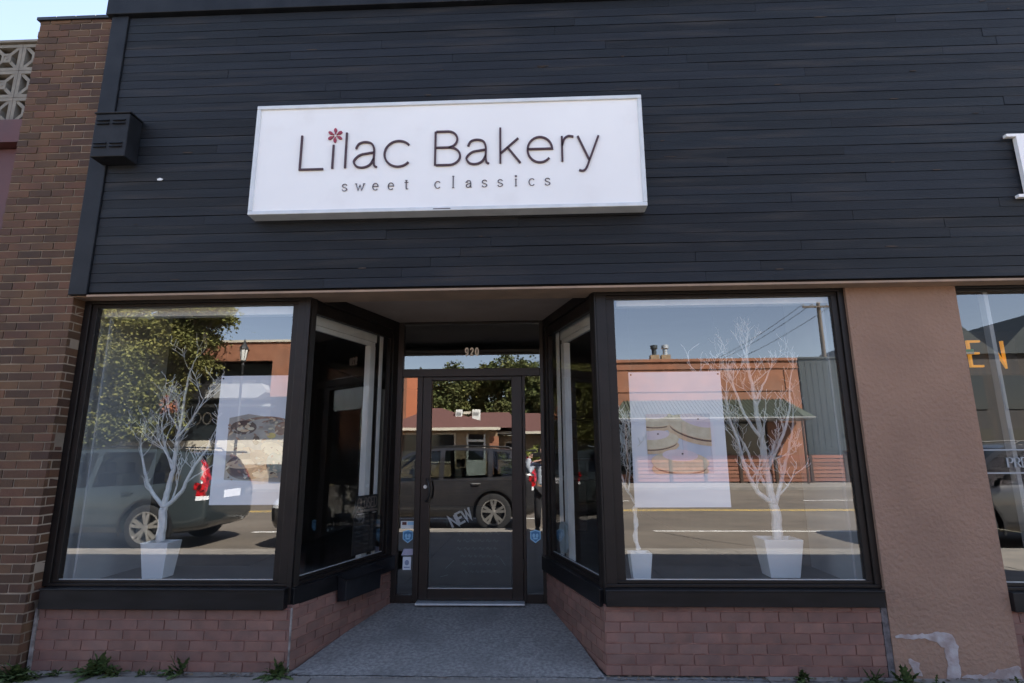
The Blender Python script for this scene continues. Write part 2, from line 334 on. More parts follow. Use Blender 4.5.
def ribbon(mb, pts, w, y0, y1, m=0, nib=None):
    """flat stroke of width w along pts (x,z), extruded y0..y1; nib=(thin,thick) makes upright strokes thick and level ones thin"""
    P = [pts[0]]
    for p in pts[1:]:
        if math.hypot(p[0] - P[-1][0], p[1] - P[-1][1]) > w * 0.04: P.append(p)
    n = len(P)
    if n < 2: return
    closed = n > 4 and math.hypot(P[0][0] - P[-1][0], P[0][1] - P[-1][1]) < w * 0.3
    def dr(a, b):
        l = math.hypot(b[0] - a[0], b[1] - a[1]) or 1; return ((b[0] - a[0]) / l, (b[1] - a[1]) / l)
    Lp, Rp = [], []
    for i in range(n):
        if closed and i in (0, n - 1): d0 = dr(P[-2], P[-1]); d1 = dr(P[0], P[1])
        else:
            d0 = dr(P[max(i - 1, 0)], P[max(i, 1)]) if i > 0 else dr(P[0], P[1])
            d1 = dr(P[i], P[i + 1]) if i < n - 1 else d0
        tx, tz = d0[0] + d1[0], d0[1] + d1[1]; l = math.hypot(tx, tz) or 1; tx /= l; tz /= l
        k = max(0.35, tx * d0[0] + tz * d0[1])
        ww = w if nib is None else nib[0] + (nib[1] - nib[0]) * abs(tz) ** 1.5
        h = ww / 2 / k
        Lp.append((P[i][0] - tz * h, P[i][1] + tx * h)); Rp.append((P[i][0] + tz * h, P[i][1] - tx * h))
    for i in range(n - 1):
        q = [Lp[i], Lp[i + 1], Rp[i + 1], Rp[i]]
        mb.face([(p[0], y0, p[1]) for p in q], m); mb.face([(p[0], y1, p[1]) for p in q], m)
        mb.face([(Lp[i][0], y0, Lp[i][1]), (Lp[i + 1][0], y0, Lp[i + 1][1]), (Lp[i + 1][0], y1, Lp[i + 1][1]), (Lp[i][0], y1, Lp[i][1])], m)
        mb.face([(Rp[i][0], y0, Rp[i][1]), (Rp[i + 1][0], y0, Rp[i + 1][1]), (Rp[i + 1][0], y1, Rp[i + 1][1]), (Rp[i][0], y1, Rp[i][1])], m)
    for i in (0, n - 1):
        mb.face([(Lp[i][0], y0, Lp[i][1]), (Rp[i][0], y0, Rp[i][1]), (Rp[i][0], y1, Rp[i][1]), (Lp[i][0], y1, Lp[i][1])], m)
def glyph(mb, ch, x0, x1, z0, z1, w, y0, y1, nib=None, serif=0.0, flip=1, m=0):
    for path in GL[ch]:
        pts = [(x0 + (x1 - x0) * p[0], z0 + (z1 - z0) * p[1]) for p in path]
        ribbon(mb, pts, w, y0, y1, m, nib)
        if serif:
            for e, o in ((pts[0], pts[1]), (pts[-1], pts[-2])):
                if abs(e[0] - o[0]) < 0.4 * abs(e[1] - o[1]) and ch not in 'sceS':
                    ribbon(mb, [(e[0] - serif, e[1]), (e[0] + serif, e[1])], nib[0] if nib else w * 0.5, y0, y1, m)
def word(mb, txt, x0, x1, z0, z1, w, y0, y1, gap=0.35, mirror=False, **kw):
    n = len(txt); cw = (x1 - x0) / (n + (n - 1) * gap) if not mirror else (x0 - x1) / (n + (n - 1) * gap)
    for i, ch in enumerate(txt):
        a = (x0 + i * cw * (1 + gap)) if not mirror else x1 - 0 + 0
        if mirror:
            # reads correctly when seen from the -y side looking +y reversed (sign facing +Y): start at high x and run towards low x
            a = max(x0, x1) - i * abs(cw) * (1 + gap); glyph(mb, ch, a, a - abs(cw), z0, z1, w, y0, y1, **kw)
        else:
            glyph(mb, ch, a, a + cw, z0, z1, w, y0, y1, **kw)

# ------------------------------------------------------------------ world, sun, camera
SUN = Vector((0.500, 0.520, 0.728)).normalized()
w = bpy.data.worlds.new('World'); scene.world = w; w.use_nodes = True
nt = w.node_tree; bg = nt.nodes['Background']
sk = nt.nodes.new('ShaderNodeTexSky'); sk.sky_type = 'NISHITA'; sk.sun_disc = False
sk.sun_elevation = math.asin(SUN.z); sk.sun_rotation = math.atan2(SUN.x, SUN.y)
sk.air_density = 1.0; sk.dust_density = 1.0; sk.ozone_density = 1.2; sk.altitude = 600
hsn = nt.nodes.new('ShaderNodeHueSaturation'); hsn.inputs['Saturation'].default_value = 0.93
tin = nt.nodes.new('ShaderNodeMix'); tin.data_type = 'RGBA'; tin.blend_type = 'MULTIPLY'; tin.inputs[0].default_value = 1.0; tin.inputs[7].default_value = (1.10, 0.98, 0.93, 1)
nt.links.new(sk.outputs[0], hsn.inputs['Color']); nt.links.new(hsn.outputs[0], tin.inputs[6]); nt.links.new(tin.outputs[2], bg.inputs[0]); bg.inputs[1].default_value = 0.08
sl = bpy.data.lights.new('sun', 'SUN'); sl.energy = 5.0; sl.angle = R(0.53); sl.color = (1.0, 0.95, 0.87)
so = bpy.data.objects.new('sun', sl); C.objects.link(so); so.rotation_euler = SUN.to_track_quat('Z', 'Y').to_euler()
so.location = (20, 20, 30)
cam_d = bpy.data.cameras.new('camera'); cam_d.sensor_width = 36; cam_d.lens = 550 / 1024 * 36; cam_d.clip_start = 0.02; cam_d.clip_end = 2000
cam = bpy.data.objects.new('camera', cam_d); C.objects.link(cam)
Mx = Matrix(((0.9992114402965608, 0.014289573575022509, 0.037044644248745144, 0.0), (0.039158031759662794, -0.200304746553805, -0.9789507939915699, -3.94),
             (-0.006568571319648476, 0.9796294281997963, -0.20070634587814787, 1.45), (0, 0, 0, 1)))
cam.matrix_world = Mx
scene.camera = cam

# ------------------------------------------------------------------ ground, pavement, road
struct(box('ground', -400, 400, -500, 120, -0.6, -0.16, m_grass))
struct(box('road', -160, 160, -20.6, -4.82, -0.5, -0.13, m_asph))
b = MB()
x = -24.0
while x < 24:
    b.box(x + 0.006, x + 1.494, -4.62, -1.95, -0.3, 0.0 + random.uniform(-.003, .003)); b.box(x + 0.006, x + 1.494, -1.938, 0.62 if not (-1.9 < x + .75 < .9) else 0.03, -0.3, 0.0)
    x += 1.5
struct(b.build('pavement', m_conc))
struct(box('pavement_base', -160, 160, -4.66, 0.7, -0.5, -0.012, m_slab))
struct(box('kerb', -160, 160, -4.82, -4.66, -0.5, 0.004, m_conc, bevel=0.02))
struct(box('far_kerb', -160, 160, -20.76, -20.6, -0.5, 0.004, m_conc, bevel=0.02))
struct(box('far_pavement', -160, 160, -26.5, -20.76, -0.5, 0.0, m_conc))
# entry floor of coarse concrete, slightly sloping up to the door
b = MB()
front = [(-1.68, .05), (-1.2, .045), (-.62, .05), (-.1, .04), (.45, .05)]; backr = [(-1.33, 1.45), (-1.0, 1.45), (-.6, 1.45), (-.25, 1.45), (.11, 1.45)]
for k in range(4):
    (a0, a1), (c0, c1) = front[k], front[k + 1]; (e0, e1), (g0_, g1_) = backr[k], backr[k + 1]
    b.face([(a0, a1, .007), (c0, c1, .007), (g0_, g1_, .150), (e0, e1, .150)]); b.face([(a0, a1, -.2), (c0, c1, -.2), (c0, c1, .007), (a0, a1, .007)])
struct(b.build('entry_floor', m_slab))
rr = random.Random(77); b = MB()
def crack(pts, w_, zf):
    P = []
    for (xa, ya), (xb, yb) in zip(pts, pts[1:]):
        n = max(2, int(math.hypot(xb - xa, yb - ya) / .035))
        for k in range(n): t = k / n; P.append((xa + (xb - xa) * t + rr.uniform(-.006, .006), ya + (yb - ya) * t + rr.uniform(-.006, .006)))
    P.append(pts[-1])
    for (xa, ya), (xb, yb) in zip(P, P[1:]):
        h = w_ * rr.uniform(.3, 1.0); b.face([(xa, ya - h, zf(ya)), (xb, yb - h, zf(yb)), (xb, yb + h, zf(yb)), (xa, ya + h, zf(ya))])
sl_ = lambda y: .0095 + max(0, y - .05) * .1021
crack([(-1.66, .055), (-1.1, .06), (-.6, .052), (-.1, .06), (.44, .056)], .007, lambda y: .0095)
crack([(-1.62, .12), (-1.35, .3), (-1.28, .42)], .002, sl_); crack([(.38, .15), (.1, .4), (.05, .62)], .0015, sl_)
crack([(-1.9, .05), (-2.4, .02), (-3.0, .04), (-3.5, -.01)], .006, lambda y: .006); crack([(.5, .03), (1.1, .045), (1.7, .03), (2.4, .04)], .006, lambda y: .006)
struct(b.build('pavement_crack', m_crack_wire_shadow))
b = MB()
xx = -14.0
for x0 in (2.46, ): b.box(x0, 9.2, -7.80, -7.68, -0.13, -0.126)
for k in range(-6, 8):
    if k != 0: b.box(k * 9.0 + 3.0, k * 9.0 + 9.0, -7.80, -7.68, -0.13, -0.126)
for k in range(-10, 10): b.box(k * 9.0, k * 9.0 + 3.2, -15.3, -15.17, -0.13, -0.126)
struct(b.build('white_lane_lines', m_wline))
b = MB(); b.box(-150, 150, -11.95, -11.83, -0.13, -0.126); b.box(-150, 150, -12.2, -12.08, -0.13, -0.126)
struct(b.build('yellow_centre_lines', m_yline))
b = MB()  # dark strip painted on the asphalt as the shadow of an overhead wire
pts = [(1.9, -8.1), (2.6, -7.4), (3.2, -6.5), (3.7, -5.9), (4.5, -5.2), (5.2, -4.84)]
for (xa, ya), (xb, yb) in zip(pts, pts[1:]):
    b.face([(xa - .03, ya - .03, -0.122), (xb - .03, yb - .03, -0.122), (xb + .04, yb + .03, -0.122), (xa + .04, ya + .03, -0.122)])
struct(b.build('road_wire_shadow', m_crack_wire_shadow))

# ------------------------------------------------------------------ real bricks
def brick_wall(mb_b, mb_m, p0, p1, z0, z1, thick=0.1, bl=0.185, bh=0.0545, jt=0.0105, prow=0.004, start=0.0, far=0.0):
    """bricks along the line p0->p1 (x,y), outside is to the right of p0->p1 seen from above"""
    d = Vector((p1[0] - p0[0], p1[1] - p0[1], 0)); L = d.length; d.normalize(); nrm = Vector((d.y, -d.x, 0))
    T = Matrix(((d.x, -nrm.x, 0, p0[0]), (d.y, -nrm.y, 0, p0[1]), (0, 0, 1, 0), (0, 0, 0, 1)))
    mb_b.T = T; mb_m.T = T
    z = z0 + jt * 0.5; row = 0
    while z < z1 - 0.012:
        h = min(bh, z1 - z - 0.002)
        u = -bl * (0.5 if row % 2 else 0.0) - start
        while u < L:
            a = max(u + jt / 2, 0.0); e = min(u + bl - jt / 2, L)
            if e - a > 0.015:
                dy = random.uniform(-prow * .4, prow * .4)
                mb_b.box(a, e, dy, 0.03, z, z + h, j=0.0011)
            u += bl
        z += bh + jt; row += 1
    mb_m.box(0.001, L - 0.001, 0.006 if far == 0 else far, thick, z0, z1)
    mb_b.T = None; mb_m.T = None

# ================================================================== brown brick building next door (left)
nb = thing('brick_building', 'brown brick wall of the building at the left edge, with its dark metal capping', 'building', (-4.5, 0.03, 0))
bb, mm = MB(), MB()
brick_wall(bb, mm, (-4.24, 0.03), (-3.545, 0.03), 0.0, 5.17, thick=0.25)
brick_wall(bb, mm, (-3.545, 0.034), (-3.545, 0.19), 0.0, 5.17, thick=0.2, start=0.06)
brick_wall(bb, mm, (-4.24, 2.2), (-4.24, 0.035), 0.0, 5.17, thick=0.2)
mm.box(-4.2, -3.72, 0.25, 8.9, 0, 5.15)
o = bb.build('brick_wall', m_brick1, nb); mm.build('mortar_wall', m_mort1, nb)
b = MB()
for k in range(4): b.box(-4.262 + k * .175, -4.262 + k * .175 + .172, 0.015, 9.0, 5.172, 5.20)
b.build('wall_capping', m_black, nb)

# ================================================================== far left: block screen and maroon building
sc_ = thing('breeze_block_screen', 'grey patterned breeze block screen wall rising behind the brown brick wall', 'wall', (-8.5, 2.5, 5.86))
b = MB(); by = MB()
bs = 0.44
for i in range(-9, 1):
    for k in range(3):
        x0 = -6.62 + i * bs; z0 = 5.86 + k * bs * .955; x1 = x0 + bs; z1 = z0 + bs * .955
        cx, cz = (x0 + x1) / 2, (z0 + z1) / 2; t = 0.05
        b.box(x0 + .003, x1 - .003, 2.5, 2.64, z0 + .003, z0 + t); b.box(x0 + .003, x1 - .003, 2.5, 2.64, z1 - t, z1 - .003)
        b.box(x0 + .003, x0 + t, 2.502, 2.638, z0 + t, z1 - t); b.box(x1 - t, x1 - .003, 2.502, 2.638, z0 + t, z1 - t)
        for s1 in (-1, 1):
            ribbon(b, [(x0 + .02, cz - s1 * (z1 - z0) * .46), (x1 - .02, cz + s1 * (z1 - z0) * .46)], 0.045, 2.506 if s1 > 0 else 2.510, 2.63)
        b.box(cx - .07, cx + .07, 2.504, 2.625, cz - .07, cz - .035); b.box(cx - .07, cx + .07, 2.504, 2.625, cz + .035, cz + .07); b.box(cx - .07, cx - .035, 2.504, 2.625, cz - .035, cz + .035); b.box(cx + .035, cx + .07, 2.504, 2.625, cz - .035, cz + .035)
b.build('block_lattice', m_block, sc_)
box('backing_wall', -10.9, -6.3, 2.70, 2.9, 5.86, 7.10, m_blockb, sc_)
box('coping', -10.9, -6.28, 2.47, 2.95, 7.135, 7.17, m_block, sc_)
mb_ = thing('maroon_building', 'dark maroon sided building below the patterned block screen at the left edge', 'building', (-8.5, 2.4, 0))
box('wall', -12, -4.45, 2.5, 8, 0, 5.50, m_maroon, mb_)
b = MB(); b.box(-12, -4.46, 2.36, 8, 5.52, 5.85); b.build('fascia', m_maroon, mb_)
b = MB()
for k in range(9): b.box(-11.5 + k * .8, -11.45 + k * .8, 2.46, 2.499, 0.2, 5.5)
b.build('batten', m_black, mb_)
b = MB(); b.tube([(-7.6 + t * .7, 2.0 + t * .2, 5.05 + 0.62 * math.sin(t * 1.5)) for t in [k / 12 for k in range(13)]], 0.012, 6)
tag(b.build('service_cable', m_white), 'thin white cable looping in front of the maroon building', 'cable')

# ================================================================== bakery building
bk = thing('bakery_building', 'black-boarded bakery shopfront with two big display windows and a recessed entrance', 'building', (0, 0, 0))
# siding boards
b = MB(); back = MB()
XL, XR = -3.41, 9.0
z = 2.690; row = 0; ph = 0.0765
while z < 5.13:
    x = XL; joints = []
    xx = XL + random.uniform(0.8, 3.6)
    while xx < XR: joints.append(xx); xx += random.uniform(1.6, 4.2)
    joints.append(XR)
    for e in joints:
        dy = random.uniform(-0.0014, 0.0014)
        sag = random.uniform(-0.0008, 0.0008)
        # tapered board: lower edge slightly proud
        P = [(dy, z + 0.0022), (dy + .0005, z + ph - 0.0016), (0.03, z + ph - 0.0016), (0.03, z + 0.0022)]
        nseg = max(1, int((e - x) / 0.5)); 
        for k in range(nseg):
            pass
        # each board in short lengths that wander a little, so its edges are not ruler-straight
        w0 = random.uniform(-.0012, .0012); y0_ = 0.0; xs_ = [x + 0.001 + (e - x - 0.002) * k / nseg for k in range(nseg + 1)]; base = None
        for xk in xs_:
            r4 = b._add([(xk, p[0] + y0_, p[1] + sag + w0) for p in P])
            if base is not None:
                for c4 in range(4): b.f.append((base + c4, base + (c4 + 1) % 4, r4 + (c4 + 1) % 4, r4 + c4)); b.m.append(0)
            else: b.f.append((r4, r4 + 1, r4 + 2, r4 + 3)); b.m.append(0)
            base = r4; w0 = max(-.0016, min(.0016, w0 + random.uniform(-.0009, .0009))); y0_ = random.uniform(-.0012, .0012)
        b.f.append((base + 3, base + 2, base + 1, base)); b.m.append(0)
        x = e
    z += ph; row += 1
b.build('siding_boards', m_board, bk)
b = MB(); b.box(-3.5, 9.0, 0.0305, 0.115, 2.672, 5.15); b.build('sheathing', mat('bare_wood_gap', (.020, .013, .009), rough=.9), bk)
b = MB(); rr = random.Random(31)
for k in range(34):
    cx_, cz_ = rr.uniform(-3.2, 3.9), 2.69 + .0765 * rr.randint(0, 31) + rr.uniform(.0, .02)
    if -2.25 < cx_ < .95 and 3.15 < cz_ < 4.25: continue
    w_, h_ = rr.uniform(.008, .06), rr.uniform(.002, .006)
    pts_ = [(cx_ + w_ * math.cos(a_) * rr.uniform(.6, 1.1), cz_ + h_ * math.sin(a_) * rr.uniform(.6, 1.2)) for a_ in [2 * PI * t_ / 9 for t_ in range(9)]]
    b.prism(pts_, -.0032, .002)
o = b.build('paint_chip', mat('bare_chip', (.05, .036, .028), rough=.9), bk); o['kind'] = 'stuff'
b = MB()
b.box(-3.56, -3.415, -0.014, 0.028, 2.672, 5.15); b.box(-3.56, -3.5, 0.0285, 0.2, 2.672, 5.15)
b.build('corner_board', m_navy, bk, bevel=0.004)
b = MB(); b.box(-3.60, 9.0, -0.04, 0.12, 5.152, 5.90); b.box(-3.62, 9.0, -0.07, 0.14, 5.902, 5.95); b.build('parapet', m_navy, bk, bevel=0.005)
b = MB(); b.box(-3.415, 9.0, -0.006, 0.112, 2.655, 2.671); b.box(-3.55, 9.0, 0.02, 0.30, 2.664 + .001, 2.6695)
b.build('soffit', m_soffit, bk)
b = MB(); b.prism([(-1.80, .12), (.54, .12), (.54, .2), (.20, 1.40), (-1.42, 1.40), (-1.80, .2)], 2.743, 2.80, axis='z'); b.build('entry_ceiling', m_ceil, bk)
b = MB(); b.box(-3.5, 9, 0.116, 0.20, 2.93, 5.14); b.box(-1.7, 0.46, 0.116, 0.118, 2.672, 2.7425); b.build('upper_wall', m_ceil, bk)
# building shell: roof, ceiling, back and side walls, floor
b = MB()
b.box(-3.71, 9.0, 0.2, 9.0, 5.3, 5.42); b.build('roof', m_navy, bk)
b = MB()
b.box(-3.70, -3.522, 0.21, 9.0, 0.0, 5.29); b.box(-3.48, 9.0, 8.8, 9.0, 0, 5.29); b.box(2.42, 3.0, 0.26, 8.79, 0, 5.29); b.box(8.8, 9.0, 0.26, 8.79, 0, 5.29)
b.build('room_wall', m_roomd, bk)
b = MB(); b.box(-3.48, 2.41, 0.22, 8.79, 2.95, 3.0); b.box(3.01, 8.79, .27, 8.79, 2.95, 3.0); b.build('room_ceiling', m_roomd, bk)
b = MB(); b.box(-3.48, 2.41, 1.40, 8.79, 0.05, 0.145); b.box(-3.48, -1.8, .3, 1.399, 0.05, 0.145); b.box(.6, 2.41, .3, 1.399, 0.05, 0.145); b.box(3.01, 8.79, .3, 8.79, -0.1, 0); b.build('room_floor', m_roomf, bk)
# display platforms
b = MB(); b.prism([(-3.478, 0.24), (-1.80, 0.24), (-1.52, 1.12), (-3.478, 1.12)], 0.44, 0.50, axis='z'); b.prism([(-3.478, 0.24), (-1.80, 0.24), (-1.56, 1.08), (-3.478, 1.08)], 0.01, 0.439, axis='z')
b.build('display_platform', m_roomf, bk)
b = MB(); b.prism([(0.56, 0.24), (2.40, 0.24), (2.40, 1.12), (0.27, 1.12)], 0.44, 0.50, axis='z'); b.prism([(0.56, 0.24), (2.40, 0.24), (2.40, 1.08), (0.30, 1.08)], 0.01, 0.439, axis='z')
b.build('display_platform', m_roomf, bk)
# white reveals inside the display windows
box('reveal_wall', -3.52, -3.475, 0.215, 1.10, 0.50, 2.94, m_wall_w, bk); box('reveal_wall', 2.335, 2.418, 0.215, 1.10, 0.50, 2.94, m_wall_w, bk)
box('header_board', -3.474, -1.90, 0.24, 0.31, 2.555, 2.94, m_white, bk); box('header_board', .66, 2.334, 0.24, 0.31, 2.575, 2.94, m_white, bk)
for xx in (-3.41, 2.23): box('blind_track', xx, xx + 0.014, 0.25, 0.28, 0.505, 2.55, m_wall_w, bk)

def window(parent, name, x0, x1, z0, z1, gx0, gx1, gz0, gz1, y=0.14, depth=0.07, gmat=m_glass):
    f = MB()
    def fr(a0, a1, c0, c1, yy, dd, t0x, t1x, t0z, t1z):
        f.box(a0, a1, yy, yy + dd, c1 - t1z, c1); f.box(a0, a1, yy, yy + dd, c0, c0 + t0z)
        f.box(a0, a0 + t0x, yy, yy + dd, c0 + t0z, c1 - t1z); f.box(a1 - t1x, a1, yy, yy + dd, c0 + t0z, c1 - t1z)
    l, r, d_, u = gx0 - x0, x1 - gx1, gz0 - z0, z1 - gz1
    fr(x0, x1, z0, z1, y, depth, l * .55, r * .55, d_ * .5, u * .5)
    fr(x0 + l * .55, x1 - r * .55, z0 + d_ * .5, z1 - u * .5, y + 0.018, depth - .02, l * .45, r * .45, d_ * .5, u * .5)
    w_ = f.build(name, m_bronze, parent, bevel=0.003)
    g = MB(); g.box(gx0 - .004, gx1 + .004, y + .036, y + .040, gz0 - .004, gz1 + .004)
    # a single sheet (front face only) keeps one clean reflection
    g = MB(); g.face([(gx0 - .004, y + .038, gz0 - .004), (gx1 + .004, y + .038, gz0 - .004), (gx1 + .004, y + .038, gz1 + .004), (gx0 - .004, y + .038, gz1 + .004)])
    g.build('window_glass', gmat, w_)
    # thin bright bead along the bottom of the glass
    q = MB(); q.box(gx0, gx1, y + .030, y + .036, gz0 + .001, gz0 + .006); q.build('glazing_bead', m_alu, w_)
    return w_
wl = window(bk, 'display_window', -3.543, -1.757, 0.545, 2.664, -3.447, -1.868, 0.582, 2.612)
wr = window(bk, 'display_window', 0.487, 2.355, 0.545, 2.664, 0.628, 2.258, 0.588, 2.612)
def sill(x0, x1, z0, z1):
    b = MB(); b.box(x0, x1, 0.075, 0.21, z0, z1 - .012); b.box(x0 - .003, x1 + .003, 0.066, 0.212, z1 - .0115, z1); b.build('window_sill', m_sillm, bk, bevel=0.003)
sill(-3.493, -1.742, 0.407, 0.544); sill(0.474, 2.318, 0.437, 0.544)
# corner posts
b = MB(); b.prism([(-1.756, .135), (-1.722, .135), (-1.722, .17), (-1.70, .215), (-1.74, .24), (-1.756, .22)], 0.407, 2.742, axis='z'); b.build('corner_post', m_bronze, bk, bevel=0.003)
b = MB(); b.prism([(.486, .135), (.474, .135), (.458, .17), (.445, .215), (.47, .24), (.486, .22)], 0.437, 2.742, axis='z'); b.build('corner_post', m_bronze, bk, bevel=0.003)

# slanted side windows of the entrance
def side_window(A, B, side, zt=2.742):
    """A = street end, B = door end (x,y); local u along A->B, local y into the shop"""
    d = Vector((B[0] - A[0], B[1] - A[1], 0)); L = d.length; d.normalize()
    nr = Vector((-d.y, d.x, 0)) * side  # towards the shop interior
    T = Matrix(((d.x, nr.x, 0, A[0]), (d.y, nr.y, 0, A[1]), (0, 0, 1, 0), (0, 0, 0, 1)))
    f = MB(); f.T = T
    def zz(u, z, s): return z - s * u / L
    g0, g1, gb, gt = 0.048, L - 0.115, 0.585, 2.56
    def qbox(u0, u1, y0, y1, za0, za1, zb0, zb1, mb):
        P = [(u0, y0, za0), (u1, y0, zb0), (u1, y1, zb0), (u0, y1, za0), (u0, y0, za1), (u1, y0, zb1), (u1, y1, zb1), (u0, y1, za1)]
        bb_ = mb._add(P)
        for q in ((0, 3, 2, 1), (4, 5, 6, 7), (0, 1, 5, 4), (1, 2, 6, 5), (2, 3, 7, 6), (3, 0, 4, 7)): mb.f.append(tuple(bb_ + i for i in q)); mb.m.append(0)
    s = -0.015
    f.box(0, g0 * .6, 0.001, 0.07, 0.52, zt); f.box(L - .085, L, 0, 0.07, 0.50, zt)
    f.box(g0 * .6, g0, 0.018, 0.06, 0.54, 2.66); f.box(g1, L - .085, 0.018, 0.06, 0.53, 2.66)
    f.box(g0 * .6, L - .085, 0, 0.07, 2.655, zt); f.box(g0, g1, 0.018, 0.06, gt, 2.655)
    qbox(g0 * .6, L - .085, 0.0, 0.07, 0.52, 0.56, zz(L, .52, s), zz(L, .56, s), f)
    qbox(g0, g1, 0.018, 0.06, 0.561, gb, zz(g1, .561, s), zz(g1, gb, s), f)
    fo = f.build('side_window', m_bronze, bk, bevel=0.003)
    g = MB(); g.T = T
    g.face([(g0 - .004, .038, gb - .004), (g1 + .004, .038, zz(g1, gb - .004, s)), (g1 + .004, .038, gt + .004), (g0 - .004, .038, gt + .004)]); g.build('window_glass', m_glass, fo)
    q = MB(); q.T = T; qbox(g0, g1, .030, .036, gb + .001, gb + .006, zz(g1, gb + .001, s), zz(g1, gb + .006, s), q); q.build('glazing_bead', m_alu, fo)
    q = MB(); q.T = T
    qbox(0.005, L, -0.045, 0.08, 0.42, 0.535, 0.43, 0.55, q)
    q.build('window_sill', m_sillm, bk, bevel=0.003)
    # inner white casing: header and the post at the door end
    q = MB(); q.T = T
    q.box(0.10, g1 - .11, 0.10, 0.15, 2.50, 2.60); q.box(0.10, g1 - .11, 0.115, 0.14, 2.46, 2.4995); q.box(g1 - .20, g1 - .125, 0.10, 0.16, 0.505, 2.459); q.box(g1 - .035, g1 - .018, 0.09, 0.12, 0.505, 2.60)
    q.build('inner_casing', m_white, bk)
    return T, L
TL, LL = side_window((-1.742, .145), (-1.318, 1.34), 1)
TR, LR = side_window((.478, .145), (.098, 1.34), -1)
# base walls of rose brick
for args, kw in ((((-3.51, .12), (-1.70, .12), 0.0, 0.407), dict(start=.05)), (((-1.70, .122), (-1.312, 1.36), 0.0, 0.428), dict(start=.12)), (((.092, 1.36), (.462, .122), 0.0, 0.428), dict(start=.02)), (((.462, .12), (2.30, .12), 0.0, 0.437), dict(start=.09)), (((3.147, .12), (8.6, .12), 0.0, 0.41), dict(start=.05))):
    bb, mm = MB(), MB(); brick_wall(bb, mm, *args, bl=0.193, bh=.058, jt=.0085, prow=.002, **kw)
    wo = bb.build('base_brick_wall', m_brick2, bk); mm.build('mortar_backing', m_mort2, wo)
box('sealant_bead', -3.53, -3.512, 0.105, 0.13, 0.0, 0.41, m_caulk, bk); box('sealant_bead', -1.705, -1.695, 0.115, 0.13, 0.0, 0.41, m_caulk, bk)
# door end: drawn flat, then set down at the back of the recess at its real size
CUR_T = Matrix(((.901, 0, 0, 0), (0, 1, 0, -.56), (0, 0, .901, .1436), (0, 0, 0, 1)))
b = MB(); Y0, Y1 = 1.90, 1.975
b.box(-1.475, -1.41, Y0, Y1, 0.0, 2.884); b.box(.075, .125, Y0, Y1, 0.0, 2.884)
b.box(-1.41, .075, Y0, Y1, 2.855, 2.884); b.box(-1.41, .075, Y0, Y1, 2.275, 2.362)
b.box(-1.245, -1.185, Y0, Y1, 0.0, 2.275); b.box(-.118, -.088, Y0, Y1, 0.0, 2.275)
b.box(-1.41, -1.245, Y0, Y1, 0.0, 0.075); b.box(-.088, .075, Y0, Y1, 0.0, 0.085)
b.build('entrance_frame', m_door, bk, bevel=0.004)
def pane(name, x0, x1, y, z0, z1, m, parent):
    g = MB(); g.face([(x0, y, z0), (x1, y, z0), (x1, y, z1), (x0, y, z1)]); return g.build(name, m, parent)
pane('sidelight_glass', -1.411, -1.244, 1.935, 0.07, 2.276, m_glassd, bk)
pane('sidelight_glass', -.089, .076, 1.935, 0.08, 2.276, m_glassd, bk)
pane('transom_glass', -1.411, .076, 1.935, 2.361, 2.856, m_glassd, bk)
b = MB(); b.box(-1.18, -1.088, 1.893, 1.945, 0.03, 2.27); b.box(-.232, -.121, 1.893, 1.945, 0.03, 2.27); b.box(-1.088, -.232, 1.893, 1.945, 2.232, 2.27); b.box(-1.088, -.232, 1.893, 1.945, 0.03, 0.135)
dr_ = b.build('entrance_door', m_door, bk, bevel=0.004)
pane('door_glass', -1.09, -.23, 1.925, 0.133, 2.234, m_glassd, dr_)
b = MB(); b.tube([(-1.118, 1.89, 1.20), (-1.110, 1.84, 1.195), (-1.085, 1.825, 1.17), (-1.072, 1.822, 1.09), (-1.085, 1.825, 1.01), (-1.110, 1.84, .985), (-1.118, 1.89, .98)], 0.011, 10)
b.build('door_handle', m_black, dr_, smooth=True)
b = MB(); b.lathe([(0.0, -.012), (.017, -.012), (.021, -.004), (.021, 0.0)], (-1.132, 1.892, 1.125), 'y', 20); b.build('door_lock', m_alu, dr_, smooth=True)
b = MB(); b.box(-1.085, -.235, 1.905, 1.912, .135, .141); b.build('glazing_bead', m_alu, dr_)
for hz_ in (.30, 1.15, 2.0): box('door_hinge', -.128, -.114, 1.875, 1.892, hz_, hz_ + .12, m_bronze, dr_)
b = MB(); b.box(-1.19, -.11, 1.80, 1.97, 0.004, 0.022); b.build('door_threshold', m_alu, bk, bevel=0.003)
# house number
b = MB(); word(b, '920', -.735, -.590, 2.512, 2.590, 0.0145, 1.926, 1.933, gap=.62); b.build('house_number', mat('number_white', (.92, .88, .82), rough=.5), bk)
CUR_T = None
# stucco pillar
b = MB(); b.box(2.345, 3.145, 0.112, 0.26, 0.0, 2.664); b.box(3.0005, 3.10, 0.2605, 0.6, 0.0, 2.664)
b.build('stucco_pillar', m_stucco, bk)
def rough_outline(P, step=.02, amp=.006, seed=5):
    rr = random.Random(seed); out = []
    for (xa, za), (xb, zb_) in zip(P, P[1:] + P[:1]):
        n = max(1, int(math.hypot(xb - xa, zb_ - za) / step))
        for k in range(n):
            t = k / n; out.append((xa + (xb - xa) * t + rr.uniform(-amp, amp), max(0.001, za + (zb_ - za) * t + rr.uniform(-amp, amp))))
    return out
b = MB()
P = [(2.335, .240), (2.42, .237), (2.50, .243), (2.59, .225), (2.632, .18), (2.640, .10), (2.628, .0), (2.705, .0), (2.716, .09), (2.722, .19), (2.70, .262), (2.63, .280), (2.53, .270), (2.44, .264), (2.36, .262), (2.33, .258)]
b.prism(rough_outline(P), .108, .113)
